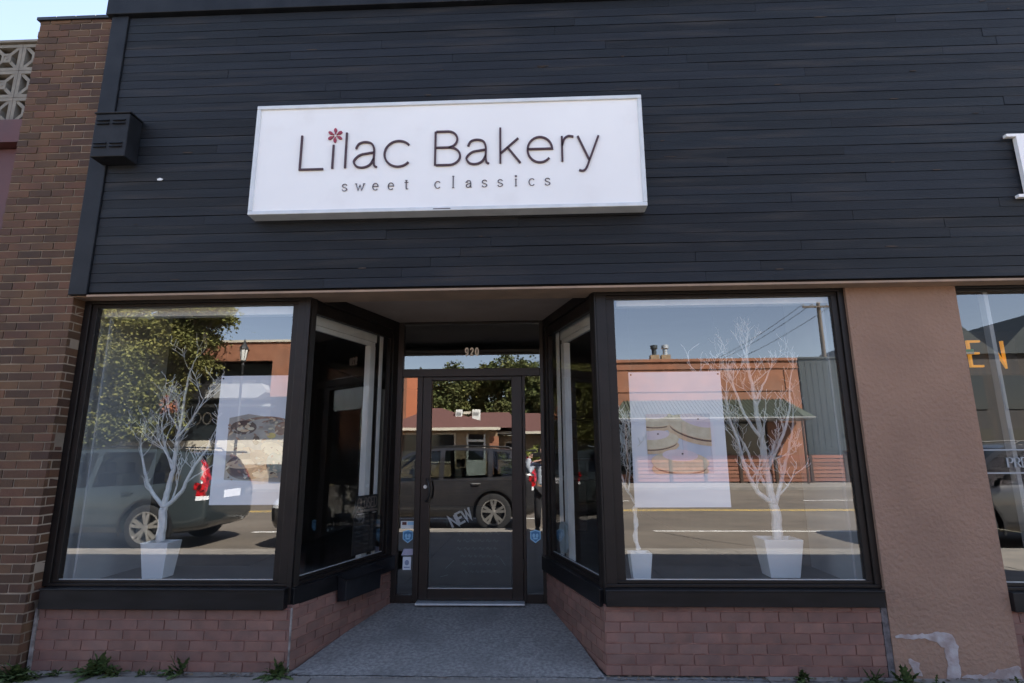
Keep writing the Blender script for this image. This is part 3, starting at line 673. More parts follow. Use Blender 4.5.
b.prism(rough_outline([(2.72, 0), (2.76, .03), (2.86, .022), (2.95, .05), (3.02, .062), (3.085, .088), (3.085, 0)], amp=.009, seed=8), .108, .113)
b.prism(rough_outline([(2.40, .12), (2.46, .10), (2.47, .02), (2.42, .03)], amp=.008, seed=9), .1095, .113)
b.v = [(x * 1.015, y, z) for x, y, z in b.v]
b.build('mortar_patch', m_patch, bk)
b = MB(); b.box(2.303, 2.344, .118, .14, 0, .436); b.build('sealant_bead', mat('grey_caulk', (.16, .14, .14), rough=.8, col2=(.07, .06, .06), scale=30), bk)
# neighbouring unit window
wn = window(bk, 'neighbour_window', 3.147, 8.6, 0.53, 2.664, 3.182, 8.5, 0.575, 2.625)
b = MB(); b.box(3.148, 8.6, 0.08, .21, .41, .53); b.build('window_sill', m_sillm, bk, bevel=.003)
b = MB(); b.box(3.40, 3.43, 0.185, 0.24, .575, 2.625); b.build('mullion', m_grey, wn)
box('window_stripe', 3.19, 8.5, .170, .174, 1.452, 1.462, m_wall_w, wn); box('window_stripe', 3.19, 8.5, .170, .174, 1.292, 1.302, m_wall_w, wn)
b = MB(); word(b, 'PRE', 3.342, 3.478, 1.338, 1.402, .009, .170, .174, gap=.35, nib=(.004, .012), serif=.009); b.build('window_lettering', m_wall_w, wn)
# big white serif letter at the right edge of the boards
b = MB()
ribbon(b, [(3.705, 3.29), (3.705, 3.79)], .085, -.045, -.012); ribbon(b, [(3.595, 3.783), (3.83, 3.783)], .022, -.0445, -.0125); ribbon(b, [(3.595, 3.292), (3.82, 3.292)], .022, -.0445, -.0125)
ribbon(b, [(3.75, 3.778)] + arc(3.86, 3.655, .13, .12, 90, -90) + [(3.75, 3.538)], .03, -.044, -.013, nib=(.022, .085))
b.build('white_serif_letter', m_signw, bk)

# small building furniture on the boards
vb = thing('wall_box', 'small black louvred metal box high on the black boards, left of the sign', 'wall box', (-3.31, 0, 3.75))
b = MB(); b.prism([(-3.445, 3.752), (-3.165, 3.752), (-3.165, 4.122), (-3.445, 4.122)], -.145, -.004); b.box(-3.455, -3.155, -.155, -.004, 4.124, 4.138)
b.build('box_housing', m_boxp, vb, bevel=.006)
for (xa, zb_) in ((-3.425, 4.03), (-3.295, 4.03), (-3.425, 3.83), (-3.295, 3.83)):
    for q in range(2): b = MB(); b.prism([(-.146, zb_ + q * .03), (-.158, zb_ + q * .03), (-.146, zb_ + q * .03 + .014)], xa, xa + .10, axis='x'); b.build('louvre', m_boxp, vb)
b = MB(); b.prism([(-2.98, 3.625), (-2.955, 3.633), (-2.93, 3.622), (-2.945, 3.610), (-2.975, 3.612)], -.008, -.003)
tag(b.build('torn_tape_scrap', m_chalk), 'tiny pale torn scrap stuck on the black boards below the wall box', 'scrap')

# ================================================================== main sign
sg = thing('shop_sign', 'long white framed sign reading Lilac Bakery on the black boards', 'sign', (-.645, 0, 3.24))
x0, x1, z0, z1 = -2.150, .866, 3.243, 4.166
b = MB(); b.box(x0 + .022, x1 - .022, -.112, -.006, z0 + .022, z1 - .022); b.build('sign_face', m_signw, sg)
b = MB(); t = .031
b.box(x0, x1, -.125, -.004, z1 - t, z1); b.box(x0, x1, -.125, -.004, z0, z0 + t); b.box(x0, x0 + t, -.1245, -.0045, z0 + t + .001, z1 - t - .001); b.box(x1 - t, x1, -.1245, -.0045, z0 + t + .001, z1 - t - .001)
b.build('sign_frame', mat('painted_frame', (.66, .69, .70), rough=.4, col2=(.58, .61, .62), scale=8), sg, bevel=.004)
b = MB(); ya, yb = -.124, -.113; W = .0150
for ch, a0, a1, c0, c1 in (('L', -1.774, -1.59, 3.609, 3.898), ('I', -1.53, -1.51, 3.611, 3.812), ('l', -1.431, -1.411, 3.613, 3.913), ('a', -1.357, -1.175, 3.613, 3.828), ('c', -1.118, -.918, 3.613, 3.830),
                           ('B', -.725, -.533, 3.616, 3.899), ('a', -.486, -.312, 3.618, 3.822), ('k', -.224, -.072, 3.618, 3.918), ('e', -.016, .172, 3.618, 3.830), ('r', .247, .336, 3.620, 3.831)):
    glyph(b, ch, a0, a1, c0, c1, W, ya, yb)
glyph(b, 'y', .368, .526, 3.540, 3.829, W, ya, yb)
b.build('name_lettering', m_plum, sg)
b = MB(); cx, cz = -1.512, 3.893
for k in range(6):
    a = R(90 + 60 * k)
    pts = [(cx + .012 * math.cos(a), cz + .012 * math.sin(a)), (cx + .036 * math.cos(a), cz + .036 * math.sin(a))]
    ribbon(b, pts, .007, ya + .001, yb - .0005); b.ellipse(cx + .043 * math.cos(a), cz + .043 * math.sin(a), .019, .0115, ya, yb, rot=a, n=14)
b.build('flower_mark', m_red, sg)
b = MB(); xs = -1.437; adv = (.152 - .042 + 1.437) / 13.0
tl = 'sweet classics'
for i, ch in enumerate(tl):
    if ch == ' ': continue
    wd = {'w': .062, 'i': .02, 'l': .02, 't': .032}.get(ch, .040); off = (.042 - wd) / 2
    hz = .056 if ch != 'l' else .096
    zz0 = 3.424 + i * .0006
    glyph(b, ch, xs + i * adv + off, xs + i * adv + off + wd, zz0, zz0 + hz, .007, -.1185, -.113, nib=(.003, .0078), serif=.0085)
b.build('tagline_lettering', m_ltr, sg)
b = MB(); b.box(-.73, -.60, -.1265, -.125, z0 + .010, z0 + .017); b.build('maker_plate', m_ltr, sg)

# mail drop box under the left entrance side window
q = thing('letter_box', 'black box fixed below the sill of the entrance side window', 'box', (-1.5, .7, .34))
b = MB(); b.T = TL
b.prism([(-.047, .525), (-.13, .50), (-.125, .35), (-.047, .34)], .47, .93, axis='x'); 
b.T = None
b.build('box_body', m_boxp, q, bevel=.006)
b = MB(); b.T = TL; b.prism([(-.045, .541), (-.145, .508), (-.145, .501), (-.045, .533)], .455, .945, axis='x'); b.T = None; b.build('lid', m_sillm, q)

# stickers by the door
DT = Matrix(((.901, 0, 0, 0), (0, 1, 0, -.56), (0, 0, .901, .1436), (0, 0, 0, 1))); CUR_T = DT
def sticker(x0, x1, z0, z1, m, label, name='door_sticker', art=None, poly=None):
    b = MB()
    if poly: b.prism(poly, 1.9305, 1.9335)
    else: b.box(x0, x1, 1.9305, 1.9335, z0, z1)
    r_ = b.build(name, m); tag(r_, label, 'sticker', 'stickers on the entrance glass')
    if art:
        a = MB(); art(a); c_ = a.build('print', art.mats, None); off = Vector(r_.location); c_.parent = r_
    return r_
def shield(cx, cz, w_, h_): return [(cx - w_ / 2, cz + h_ * .38), (cx, cz + h_ / 2), (cx + w_ / 2, cz + h_ * .38), (cx + w_ / 2, cz - h_ * .2), (cx, cz - h_ / 2), (cx - w_ / 2, cz - h_ * .2)]
def art1(a):
    a.box(-1.37, -1.325, 1.9285, 1.9303, .742, .772, 0); a.box(-1.315, -1.25, 1.9285, 1.9303, .742, .772, 1)
art1.mats = [m_maroon, m_lblue]
sticker(-1.385, -1.235, .705, .780, m_white, 'white strip sticker with maroon and blue blocks, highest left of the door', art=art1)
for cx, side in ((-1.308, 'left'), (.003, 'right')):
    def art2(a, cx=cx):
        a.prism(shield(cx, .628, .085, .105), 1.929, 1.9303, 0)
        for s_ in (-1, 1): a.ellipse(cx + s_ * .017, .636, .014, .02, 1.9275, 1.9288, 1, 14)
        a.box(cx - .022, cx + .022, 1.9275, 1.9288, .60, .615, 1)
    art2.mats = [m_blue, m_lblue]
    sticker(0, 0, 0, 0, m_lblue, 'blue shield sticker on the glass panel %s of the door' % side, art=art2, poly=shield(cx, .628, .105, .13))
sticker(0, 0, 0, 0, mat('lilac_print', (.36, .36, .46), rough=.5), 'slanted lilac card sticker below the blue shield sticker', poly=[(-1.37, .445), (-1.255, .447), (-1.235, .51), (-1.345, .508)])
def art3(a):
    a.ellipse(-1.31, .375, .022, .026, 1.9285, 1.9303, 0, 16); a.box(-1.34, -1.28, 1.9285, 1.9303, .325, .335, 0)
art3.mats = [mat('blue_grey_print', (.2, .24, .36), rough=.5)]
sticker(-1.352, -1.268, .305, .43, mat('white_card', (.6, .64, .70), rough=.5), 'small white upright card with a round emblem, lowest left of the door', art=art3)

CUR_T = None
# closed / hours signs inside left entrance window (black board with pale letters)
q = thing('closed_sign', 'dark hanging board lettered CLOSED behind the left entrance side window', 'sign', (-1.56, 1.4, .9))
b = MB(); b.T = TL; b.box(.775, 1.09, .047, .053, .955, 1.105); b.T = None; b.build('sign_panel', m_black, q)
b = MB(); b.T = TL; word(b, 'CLOSED', .795, 1.07, 1.0, 1.085, .010, .044, .0465, gap=.3); b.box(.785, 1.08, .0445, .0465, .965, .985); b.T = None; b.build('sign_lettering', mat('faded_brown_print', (.14, .115, .095), rough=.8), q)
q = thing('hours_board', 'tall dark board of opening hours hanging under the closed sign', 'sign', (-1.56, 1.4, .55))
b = MB(); b.T = TL; b.box(.76, 1.10, .054, .058, .62, .945); b.T = None; b.build('sign_panel', m_black, q)
b = MB(); b.T = TL
for k in range(7):
    for (ua, ub) in ((.79, .87), (.93, .97), (1.0, 1.05)): b.box(ua, ub, .0515, .0535, .65 + k * .038, .66 + k * .038)
b.T = None; b.build('hours_lettering', mat('dim_print', (.05, .05, .05), rough=.8), q)
# oval board in the right entrance window
b = MB(); b.T = TR
P = [(1.16, .53)] + [(1.30 + .11 * math.cos(R(a)), .72 + .11 * math.sin(R(a))) for a in range(180, -1, -15)][::1]
P = [(.90, .62), (1.04, .62), (1.06, .66), (1.06, .80)] + [(.97 + .09 * math.cos(R(a)), .81 + .06 * math.sin(R(a))) for a in range(15, 166, 15)] + [(.88, .80), (.88, .66)]
b.prism([(p[0], p[1]) for p in P], .06, .075); b.T = None
tag(b.build('oval_card', mat('pale_card', (.30, .35, .37), rough=.6, col2=(.22, .27, .28), scale=12)), 'pale rounded card standing in the right entrance side window', 'card')

# chalkboard behind door glass with NEW
CUR_T = DT
q = thing('chalkboard', 'chalkboard lettered NEW standing behind the lower door glass', 'chalkboard', (-.6, 1.47, .15))
b = MB(); b.box(-1.10, -.25, 2.02, 2.04, .14, .92); b.build('board', m_chalkb, q)
b = MB()
def rotw(cx, cz, a, pts): return [(cx + (p[0]) * math.cos(a) - p[1] * math.sin(a), cz + p[0] * math.sin(a) + p[1] * math.cos(a)) for p in pts]
for ch, ux in (('N', -.115), ('E', -.035), ('W', .03)):
    for path in GL[ch]:
        pts = [(ux + p[0] * (.062 if ch != 'W' else .085), -.05 + p[1] * .11) for p in path]
        ribbon(b, rotw(-.775, .80, R(27), pts), .022, 2.013, 2.0195)
b.build('chalk_word', m_chalk, q)
b = MB(); random.seed(3)
for r_ in range(6):
    zc = .64 - r_ * .075; xx = -.80 + random.uniform(-.03, .05)
    while xx < -.40:
        L_ = random.uniform(.03, .07); ribbon(b, spl([(xx, zc), (xx + L_ * .3, zc + .018), (xx + L_ * .6, zc - .004), (xx + L_, zc + .012)], 4), .004, 2.015, 2.019); xx += L_ + .02
for (xa, za, xb, zb_) in ((-.92, .72, -.92, .80), (-.96, .76, -.88, .76), (-.93, .30, -.84, .38), (-.36, .40, -.31, .33), (-.98, .22, -.90, .24)): ribbon(b, [(xa, za), (xb, zb_)], .006, 2.015, 2.019)
b.build('chalk_scribble', m_chalkg, q)

CUR_T = None
# interior furniture glimpsed
q = thing('display_counter', 'dark wooden bakery counter deep inside the shop', 'counter', (-.6, 6.0, 0))
box('counter_body', -2.6, .9, 6.0, 6.7, 0, 1.0, m_wood, q, bevel=.01); box('countertop', -2.65, .95, 5.95, 6.75, 1.003, 1.05, m_grey, q, bevel=.005)
q = thing('wall_shelf', 'tall dark shelf of boxes on the back wall of the shop', 'shelf', (1.4, 8.4, 0))
b = MB()
for k in range(5): b.box(.2, 2.2, 8.3, 8.75, .4 + k * .45, .44 + k * .45)
b.box(.15, .199, 8.3, 8.75, 0, 2.3); b.box(2.201, 2.25, 8.3, 8.75, 0, 2.3); b.build('shelf_unit', m_wood, q)

# ================================================================== posters
def poster(name, label, x0, x1, z0, z1, art, mats, y=.35, skew=.0):
    q = thing(name, label, 'poster', ((x0 + x1) / 2, y, z0))
    b = MB(); b.box(x0, x1, y, y + .004, z0, z1); b.build('poster_sheet', m_poster, q)
    a = MB(); art(a); a.build('printed_picture', mats, q)
    for xx in (x0 + .018, x1 - .018):
        b = MB()
        b.lathe([(0, -.006), (.006, -.005), (.007, 0)], (xx, y, z1 - .02), 'y', 10)
        b.tube([(xx, y + .002, z1 - .02), (xx, y + .03, 2.93)], .0012, 5)
        b.build('hanging_grommet', m_black, q)
    return q
mc = mat('cookie_cream', (.68, .60, .44), rough=.6, col2=(.58, .49, .34), scale=18); mt_ = mat('cookie_tan', (.58, .40, .25), rough=.6, col2=(.66, .50, .34), scale=22); mp_ = mat('icing_pink', (.72, .62, .65), rough=.5, col2=(.66, .55, .59), scale=10)
mbk = mat('print_backdrop', (.60, .62, .68), rough=.6, col2=(.50, .52, .60), scale=4); mdk = mat('print_dark', (.10, .055, .045), rough=.6); mlil = mat('poster_header_print', (.74, .66, .70), rough=.6)
def clipell(a, cx, cz, rx, rz, y, m, bx, rot=0.0):
    """ellipse clipped to the printed picture's rectangle"""
    X0, X1, Z0, Z1 = bx; P = []
    for k in range(40):
        t_ = 2 * PI * k / 40; x, z = rx * math.cos(t_), rz * math.sin(t_)
        P.append((min(X1, max(X0, cx + x * math.cos(rot) - z * math.sin(rot))), min(Z1, max(Z0, cz + x * math.sin(rot) + z * math.cos(rot)))))
    Q = []
    for p in P:
        if not Q or math.hypot(p[0] - Q[-1][0], p[1] - Q[-1][1]) > 1e-4: Q.append(p)
    if len(Q) > 2: a.face([(p[0], y, p[1]) for p in Q], m)
def art_r(a):
    X0, X1, Z0, Z1 = .86, 1.345, 1.30, 1.745; bx = (X0, X1, Z0, Z1); y = .3488
    a.face([(X0, y, Z0), (X1, y, Z0), (X1, y, Z1), (X0, y, Z1)], 0)
    def sandwich(cx, cz, s_, rot=0., dk=True):
        nonlocal y
        for dz, rx, rz, m_ in ((-.055, .98, .30, 2), (-.035, .90, .26, 4), (-.02, .95, .28, 2), (0.0, 1.0, .36, 1), (.045, .62, .20, 3)):
            y -= .00025; clipell(a, cx - dz * s_ * math.sin(rot) * 5, cz + dz * s_ * 5, rx * s_, rz * s_, y, m_, bx, rot)
        y -= .0002; clipell(a, cx + .02, cz + .055 * s_ * 5, .008, .006, y, 4, bx)
    sandwich(.93, 1.705, .16); sandwich(1.235, 1.645, .215, -.28); sandwich(.925, 1.545, .175, .08)
    sandwich(1.10, 1.385, .215, -.05)
def art_l(a):
    X0, X1, Z0, Z1 = -2.40, -1.93, 1.25, 1.775; bx = (X0, X1, Z0, Z1); y = .3488
    a.face([(X0, y, Z0 + .02), (X1, y, Z0), (X1, y, Z1 - .10), (-2.12, y, Z1 - .02), (-2.25, y, Z1), (X0, y, Z1 - .03)], 0)
    def e(cx, cz, rx, rz, m_, rot=0.):
        nonlocal y; y -= .0003; clipell(a, cx, cz, rx, rz, y, m_, bx, rot)
    e(-2.10, 1.60, .30, .155, 5); e(-2.13, 1.60, .27, .135, 0, .1)
    e(-2.28, 1.67, .105, .055, 4); e(-2.30, 1.66, .03, .018, 1); e(-2.25, 1.675, .02, .014, 2); e(-2.22, 1.66, .028, .012, 1); e(-2.27, 1.645, .035, .010, 2)
    e(-2.05, 1.605, .035, .022, 3); e(-2.17, 1.57, .028, .035, 4); e(-1.97, 1.66, .06, .05, 5, .5)
    e(-2.22, 1.37, .17, .10, 4); e(-2.24, 1.39, .15, .035, 2, .05); e(-2.10, 1.42, .12, .06, 5, -.5); e(-2.03, 1.50, .10, .05, 1, -.3); e(-2.0, 1.40, .07, .08, 6, .4); e(-2.08, 1.31, .10, .03, 1)
    e(-2.30, 1.52, .05, .03, 1); e(-2.22, 1.50, .05, .015, 2, -.3)
    rr = random.Random(6)
    for k in range(120):
        cx_, cz_ = rr.uniform(-2.38, -1.95), rr.uniform(1.27, 1.74)
        m_ = rr.choice([4, 5, 5, 1, 2, 0] if cz_ < 1.5 else [5, 0, 0, 1, 2])
        e(cx_, cz_, rr.uniform(.006, .022), rr.uniform(.003, .010), m_, rr.uniform(-1, 1))
poster('cookie_poster', 'pale poster of pink-iced sandwich cookies hanging in the right display window', .745, 1.452, 1.055, 2.07, art_r, [mbk, mc, mt_, mp_, mdk])
poster('pastry_poster', 'pale poster of a plate of pastries hanging in the left display window', -2.498, -1.93, 1.083, 2.08, art_l,
       [mat('plate_grey', (.40, .37, .33), rough=.6, col2=(.33, .30, .27), scale=9), mc, mt_, mat('print_yellow', (.60, .48, .14), rough=.6), mdk, mat('print_brown', (.24, .12, .08), rough=.6, col2=(.34, .2, .14), scale=20), mat('print_sage', (.28, .32, .25), rough=.6, col2=(.42, .44, .4), scale=20)])

# ================================================================== white branch trees in pots
def potted(name, label, cx, cy, potw, potd, poth, limbs, seed, tw=1.0, twist=False, z=0.5):
    rnd = random.Random(seed)
    q = thing(name, label, 'potted tree', (cx, cy, z), 'white branch trees in the display windows')
    b = MB(); wt, wb = potw / 2, potw / 2 * .74; dt = potd / 2; db = dt * .74
    outer = [(-1, -1), (1, -1), (1, 1), (-1, 1)]
    V = [(cx + sx * wb, cy + sy * db, z + .001) for sx, sy in outer] + [(cx + sx * wt, cy + sy * dt, z + poth) for sx, sy in outer] + [(cx + sx * (wt - .018), cy + sy * (dt - .018), z + poth) for sx, sy in outer] + [(cx + sx * (wt - .03), cy + sy * (dt - .03), z + poth - .05) for sx, sy in outer]
    k = b._add(V)
    b.f.append((k, k + 3, k + 2, k + 1)); b.m.append(0)
    for lv in range(3):
        for i in range(4):
            j = (i + 1) % 4; b.f.append((k + lv * 4 + i, k + lv * 4 + j, k + lv * 4 + 4 + j, k + lv * 4 + 4 + i)); b.m.append(0)
    b.f.append((k + 12, k + 13, k + 14, k + 15)); b.m.append(1)
    b.build('pot', [m_pot, m_soil], q, bevel=.004)
    t = MB()
    def twig(p, d, L, r, lev):
        pts = [p]; c = p.copy(); dd = d.normalized(); n = 4
        for i in range(n):
            dd = (dd + Vector((rnd.uniform(-.32, .32), rnd.uniform(-.32, .32), rnd.uniform(-.12, .30)))).normalized()
            c = c + dd * L / n; pts.append(c.copy())
            if lev > 0 and i >= 1:
                for _ in range(1 if rnd.random() < .75 else 2):
                    side = Vector((rnd.uniform(-1, 1), rnd.uniform(-1, 1), rnd.uniform(-.1, .9))).normalized()
                    twig(c.copy(), (dd * .55 + side * .75), L * rnd.uniform(.40, .65), r * .55, lev - 1)
        t.tube(pts, [max(.0023, r * (1 - .75 * i / n)) for i in range(n + 1)], 5 if lev > 0 else 4)
    for li, (path, r0, r1, dy) in enumerate(limbs):
        pts2 = spl([(a, c) for a, c in path], 5); n = len(pts2); P = []
        for i, (x, zz) in enumerate(pts2):
            P.append(Vector((x + rnd.uniform(-.004, .004), cy + dy * (i / (n - 1)) ** 1.0 + rnd.uniform(-.004, .004), zz)))
        rr = [(r0 + (r1 - r0) * i / (n - 1)) * tw for i in range(n)]
        t.tube(P, rr, 9)
        if li == 0 and twist:
            t.tube([p + Vector((.016 * math.cos(i * 1.1), .016 * math.sin(i * 1.1), 0)) for i, p in enumerate(P)], [v * .75 for v in rr], 7)
        if li > 0:
            for i in range(2, n):
                if rnd.random() < .33:
                    d = (P[i] - P[i - 1]).normalized(); side = Vector((rnd.uniform(-1, 1), rnd.uniform(-.9, .9), rnd.uniform(0, .8))).normalized()
                    twig(P[i], d * .6 + side * .8, rnd.uniform(.15, .34), max(.003, rr[i] * .5), 2)
            twig(P[-1], P[-1] - P[-3], .2, rr[-1], 2)
    t.build('branching_trunk', m_branch, q, smooth=True)
    return q
big = [([(1.928, .771), (1.932, .96), (1.918, 1.053)], .030, .025, 0), ([(1.918, 1.053), (1.896, 1.311), (1.887, 1.55), (1.862, 1.879), (1.848, 2.089), (1.838, 2.3)], .023, .006, .05), ([(1.918, 1.053), (1.8, 1.138), (1.712, 1.312), (1.653, 1.552), (1.589, 1.757), (1.578, 1.923)], .016, .004, -.12),
       ([(1.932, 1.037), (2.023, 1.231), (2.095, 1.389), (2.186, 1.629), (2.232, 1.833)], .014, .004, .16), ([(1.896, 1.311), (2.016, 1.549), (2.098, 1.793), (2.103, 2.001)], .012, .004, -.1), ([(1.887, 1.55), (1.776, 1.755), (1.717, 2.006), (1.69, 2.176)], .011, .004, .12), ([(1.862, 1.879), (1.939, 2.003), (2.038, 2.171)], .009, .003, .05),
       ([(1.905, 1.15), (1.82, 1.33), (1.78, 1.52), (1.70, 1.68)], .012, .004, .2)]
lef = [([(-3.051, .778), (-3.052, .946), (-3.055, 1.04)], .028, .024, 0), ([(-3.055, 1.04), (-3.21, 1.198), (-3.305, 1.407), (-3.36, 1.587)], .014, .004, .05), ([(-3.055, 1.04), (-3.039, 1.181), (-3.017, 1.341), (-3.012, 1.584), (-3.003, 1.791), (-2.998, 2.045), (-2.969, 2.2)], .020, .004, .03),
       ([(-3.047, 1.04), (-2.912, 1.165), (-2.831, 1.34), (-2.722, 1.501), (-2.674, 1.606)], .015, .004, -.06), ([(-3.017, 1.341), (-3.153, 1.544), (-3.239, 1.752)], .011, .004, .12), ([(-3.012, 1.584), (-2.878, 1.748), (-2.767, 1.915)], .010, .003, -.08)]
sml = [([(.780, .73), (.772, .913), (.788, 1.06)], .013, .012, 0), ([(.788, 1.06), (.71, 1.195), (.671, 1.362), (.663, 1.50)], .009, .003, .03), ([(.788, 1.06), (.834, 1.209), (.836, 1.399), (.874, 1.5)], .009, .003, .05), ([(.731, 1.157), (.747, 1.323), (.723, 1.476)], .007, .003, -.06)]
potted('potted_branch_tree', 'tallest white branch tree, in a big white pot in the right display window', 1.925, .74, .30, .24, .285, big, 5, tw=1.35)
potted('potted_branch_tree', 'white branch tree in a white pot in the left display window', -3.04, .66, .225, .19, .275, lef, 8, tw=1.25)
potted('potted_branch_tree', 'smallest white branch tree with a twisted trunk, beside the cookie poster', .792, .52, .165, .15, .215, sml, 12, twist=True, tw=1.1)

# neighbouring unit: lit sign, curtain, shelves
q = thing('open_sign', 'amber outlined OPEN light sign inside the window at the right edge', 'lit sign', (4.2, 1.3, 2.2))
b = MB()
def outl(ch, xa, xb, za, zb_):
    for path in GL[ch]: ribbon(b, [(xa + (xb - xa) * p[0], za + (zb_ - za) * p[1]) for p in path], .019, 1.285, 1.31)
for i, ch in enumerate('OPEN'): outl(ch, 3.69 + i * .2, 3.69 + i * .2 + .108, 2.225, 2.46)
b.build('light_tube', m_yell, q)
b = MB(); b.box(3.5, 4.55, 1.33, 1.35, 2.15, 2.56); b.build('sign_back', m_black, q)
b = MB(); b.box(3.72, 4.06, 1.20, 1.21, 2.325, 2.345, 0); b.box(3.72, 4.06, 1.20, 1.21, 2.346, 2.37, 1); b.tube([(3.89, 1.205, 2.37), (3.89, 1.205, 2.945)], .004, 6)
tag(b.build('hanging_tag', [m_white, m_grn]), 'thin green and white strip hanging before the amber light sign', 'tag')
b = MB()
for k in range(26):
    xx = 4.8 + k * .12; b.prism([(xx, .75 + .05 * (k % 2)), (xx + .121, .75 + .05 * ((k + 1) % 2)), (xx + .121, .76 + .05 * ((k + 1) % 2)), (xx, .76 + .05 * (k % 2))], .6, 2.9, axis='z')
tag(b.build('curtain', m_curt), 'pleated taupe curtain inside the window at the right edge', 'curtain')

# ================================================================== weeds
def weed(x, y, h, n, seed, label, cat='weed', z=0.0, spread=1.0):
    rnd = random.Random(seed); b = MB()
    for i in range(int(n * 1.7)):
        a = rnd.uniform(0, 2 * PI); el = rnd.uniform(.10, 1.30); L = h * rnd.uniform(.55, 1.15)
        o_ = Vector((x + rnd.uniform(-.035, .035) * spread, min(y + rnd.uniform(-.03, .02), .112), z - .005)); d = Vector((math.cos(a), -abs(math.sin(a)) * .9, 0)); up = Vector((0, 0, 1))
        pr = None; sd = Vector((-d.y, d.x, 0)).normalized(); k_ = 9
        for k in range(k_ + 1):
            t = k / k_; droop = t * t * .45
            c = o_ + d * L * t * math.cos(el) * spread + up * L * (t * math.sin(el) - droop * math.cos(el))
            wv = h * .15 * math.sin(PI * min(1, t * .92 + .06)) * (1.0 if k % 2 else .38)
            cur = (c - sd * wv, c + sd * wv, c + Vector((0, 0, wv * .25)))
            if pr:
                b.face([pr[0], cur[0], cur[2], pr[2]]); b.face([pr[2], cur[2], cur[1], pr[1]])
            pr = cur
    return tag(b.build('weed', m_weed), label, cat, 'weeds along the foot of the wall')
weed(-3.50, .0, .16, 30, 1, 'broad clump of weeds at the foot of the brown brick wall corner', spread=1.6)
weed(-3.66, -.02, .13, 22, 2, 'weed clump at the foot of the brown brick wall, far left corner', spread=1.5)
weed(-3.28, .07, .08, 14, 9, 'low sprig of weeds just right of the brown brick corner')
weed(-3.0, .075, .20, 22, 3, 'tall leafy weed against the rose brick base under the left window')
weed(-2.88, .08, .12, 16, 14, 'small weed leaning right of the tall leafy weed')
weed(-2.44, .085, .19, 9, 4, 'thin upright weed below the middle of the left window')
weed(-1.74, .07, .15, 26, 5, 'bushy weed at the left corner of the entrance floor')
weed(1.72, .08, .14, 8, 6, 'thin yellowish weed under the right display window')
weed(2.16, .07, .11, 20, 7, 'dark leafy weed left of the pillar foot')
weed(2.33, .02, .17, 22, 8, 'leafy weed growing where brick meets the tan pillar')
weed(2.57, .02, .08, 10, 10, 'small weed at the foot of the tan pillar')
weed(3.08, .02, .09, 12, 11, 'small weed at the right foot of the tan pillar')
weed(-3.82, -.05, .12, 20, 13, 'weed clump at the foot of the brown brick wall near the far left edge', spread=1.8)
weed(-3.40, .02, .10, 18, 14, 'low weed clump where the brown brick meets the rose brick base', spread=1.6)
weed(-2.68, .085, .07, 12, 15, 'tiny weed between the two taller weeds under the left window')
# dry litter along the joint
rnd = random.Random(4); b = MB()
for k in range(260):
    x = rnd.choice([rnd.uniform(-3.9, -1.6), rnd.uniform(.4, 3.1)]); y = .09 - abs(rnd.gauss(0, .03)); s_ = rnd.uniform(.006, .022); a = rnd.uniform(0, 6.28)
    z = rnd.uniform(.003, .012)
    b.face([(x + s_ * math.cos(a), y + s_ * math.sin(a), z), (x + s_ * .5 * math.cos(a + 1.8), y + s_ * .5 * math.sin(a + 1.8), z + .006), (x - s_ * math.cos(a), y - s_ * math.sin(a), z + .002), (x + s_ * .5 * math.cos(a - 1.6), y + s_ * .5 * math.sin(a - 1.6), z)])
o = b.build('leaf_litter', mat('litter', (.15, .11, .075), rough=.9, island=.5)); tag(o, 'dry crumbs and leaf litter along the foot of the wall', 'litter', kind='stuff')
b = MB()
for (x, y, s_, a) in ((-1.12, .38, .035, .4), (-.52, 1.0, .03, 1.2), (-.4, .9, .028, 2.3), (-1.2, 1.05, .012, 0.2)):
    b = MB(); b.prism([(x + s_ * math.cos(a), y + s_ * .5 * math.sin(a)), (x + s_ * .4 * math.cos(a + 1.5), y + s_ * .4 * math.sin(a + 1.5)), (x - s_ * math.cos(a), y - s_ * .5 * math.sin(a)), (x - s_ * .4 * math.cos(a + 1.5), y - s_ * .4 * math.sin(a + 1.5))], .006, .010, axis='z')
    tag(b.build('fallen_leaf', m_leafr), 'small dry brown leaf lying on the entrance floor', 'leaf', 'dry leaves on the entrance floor')
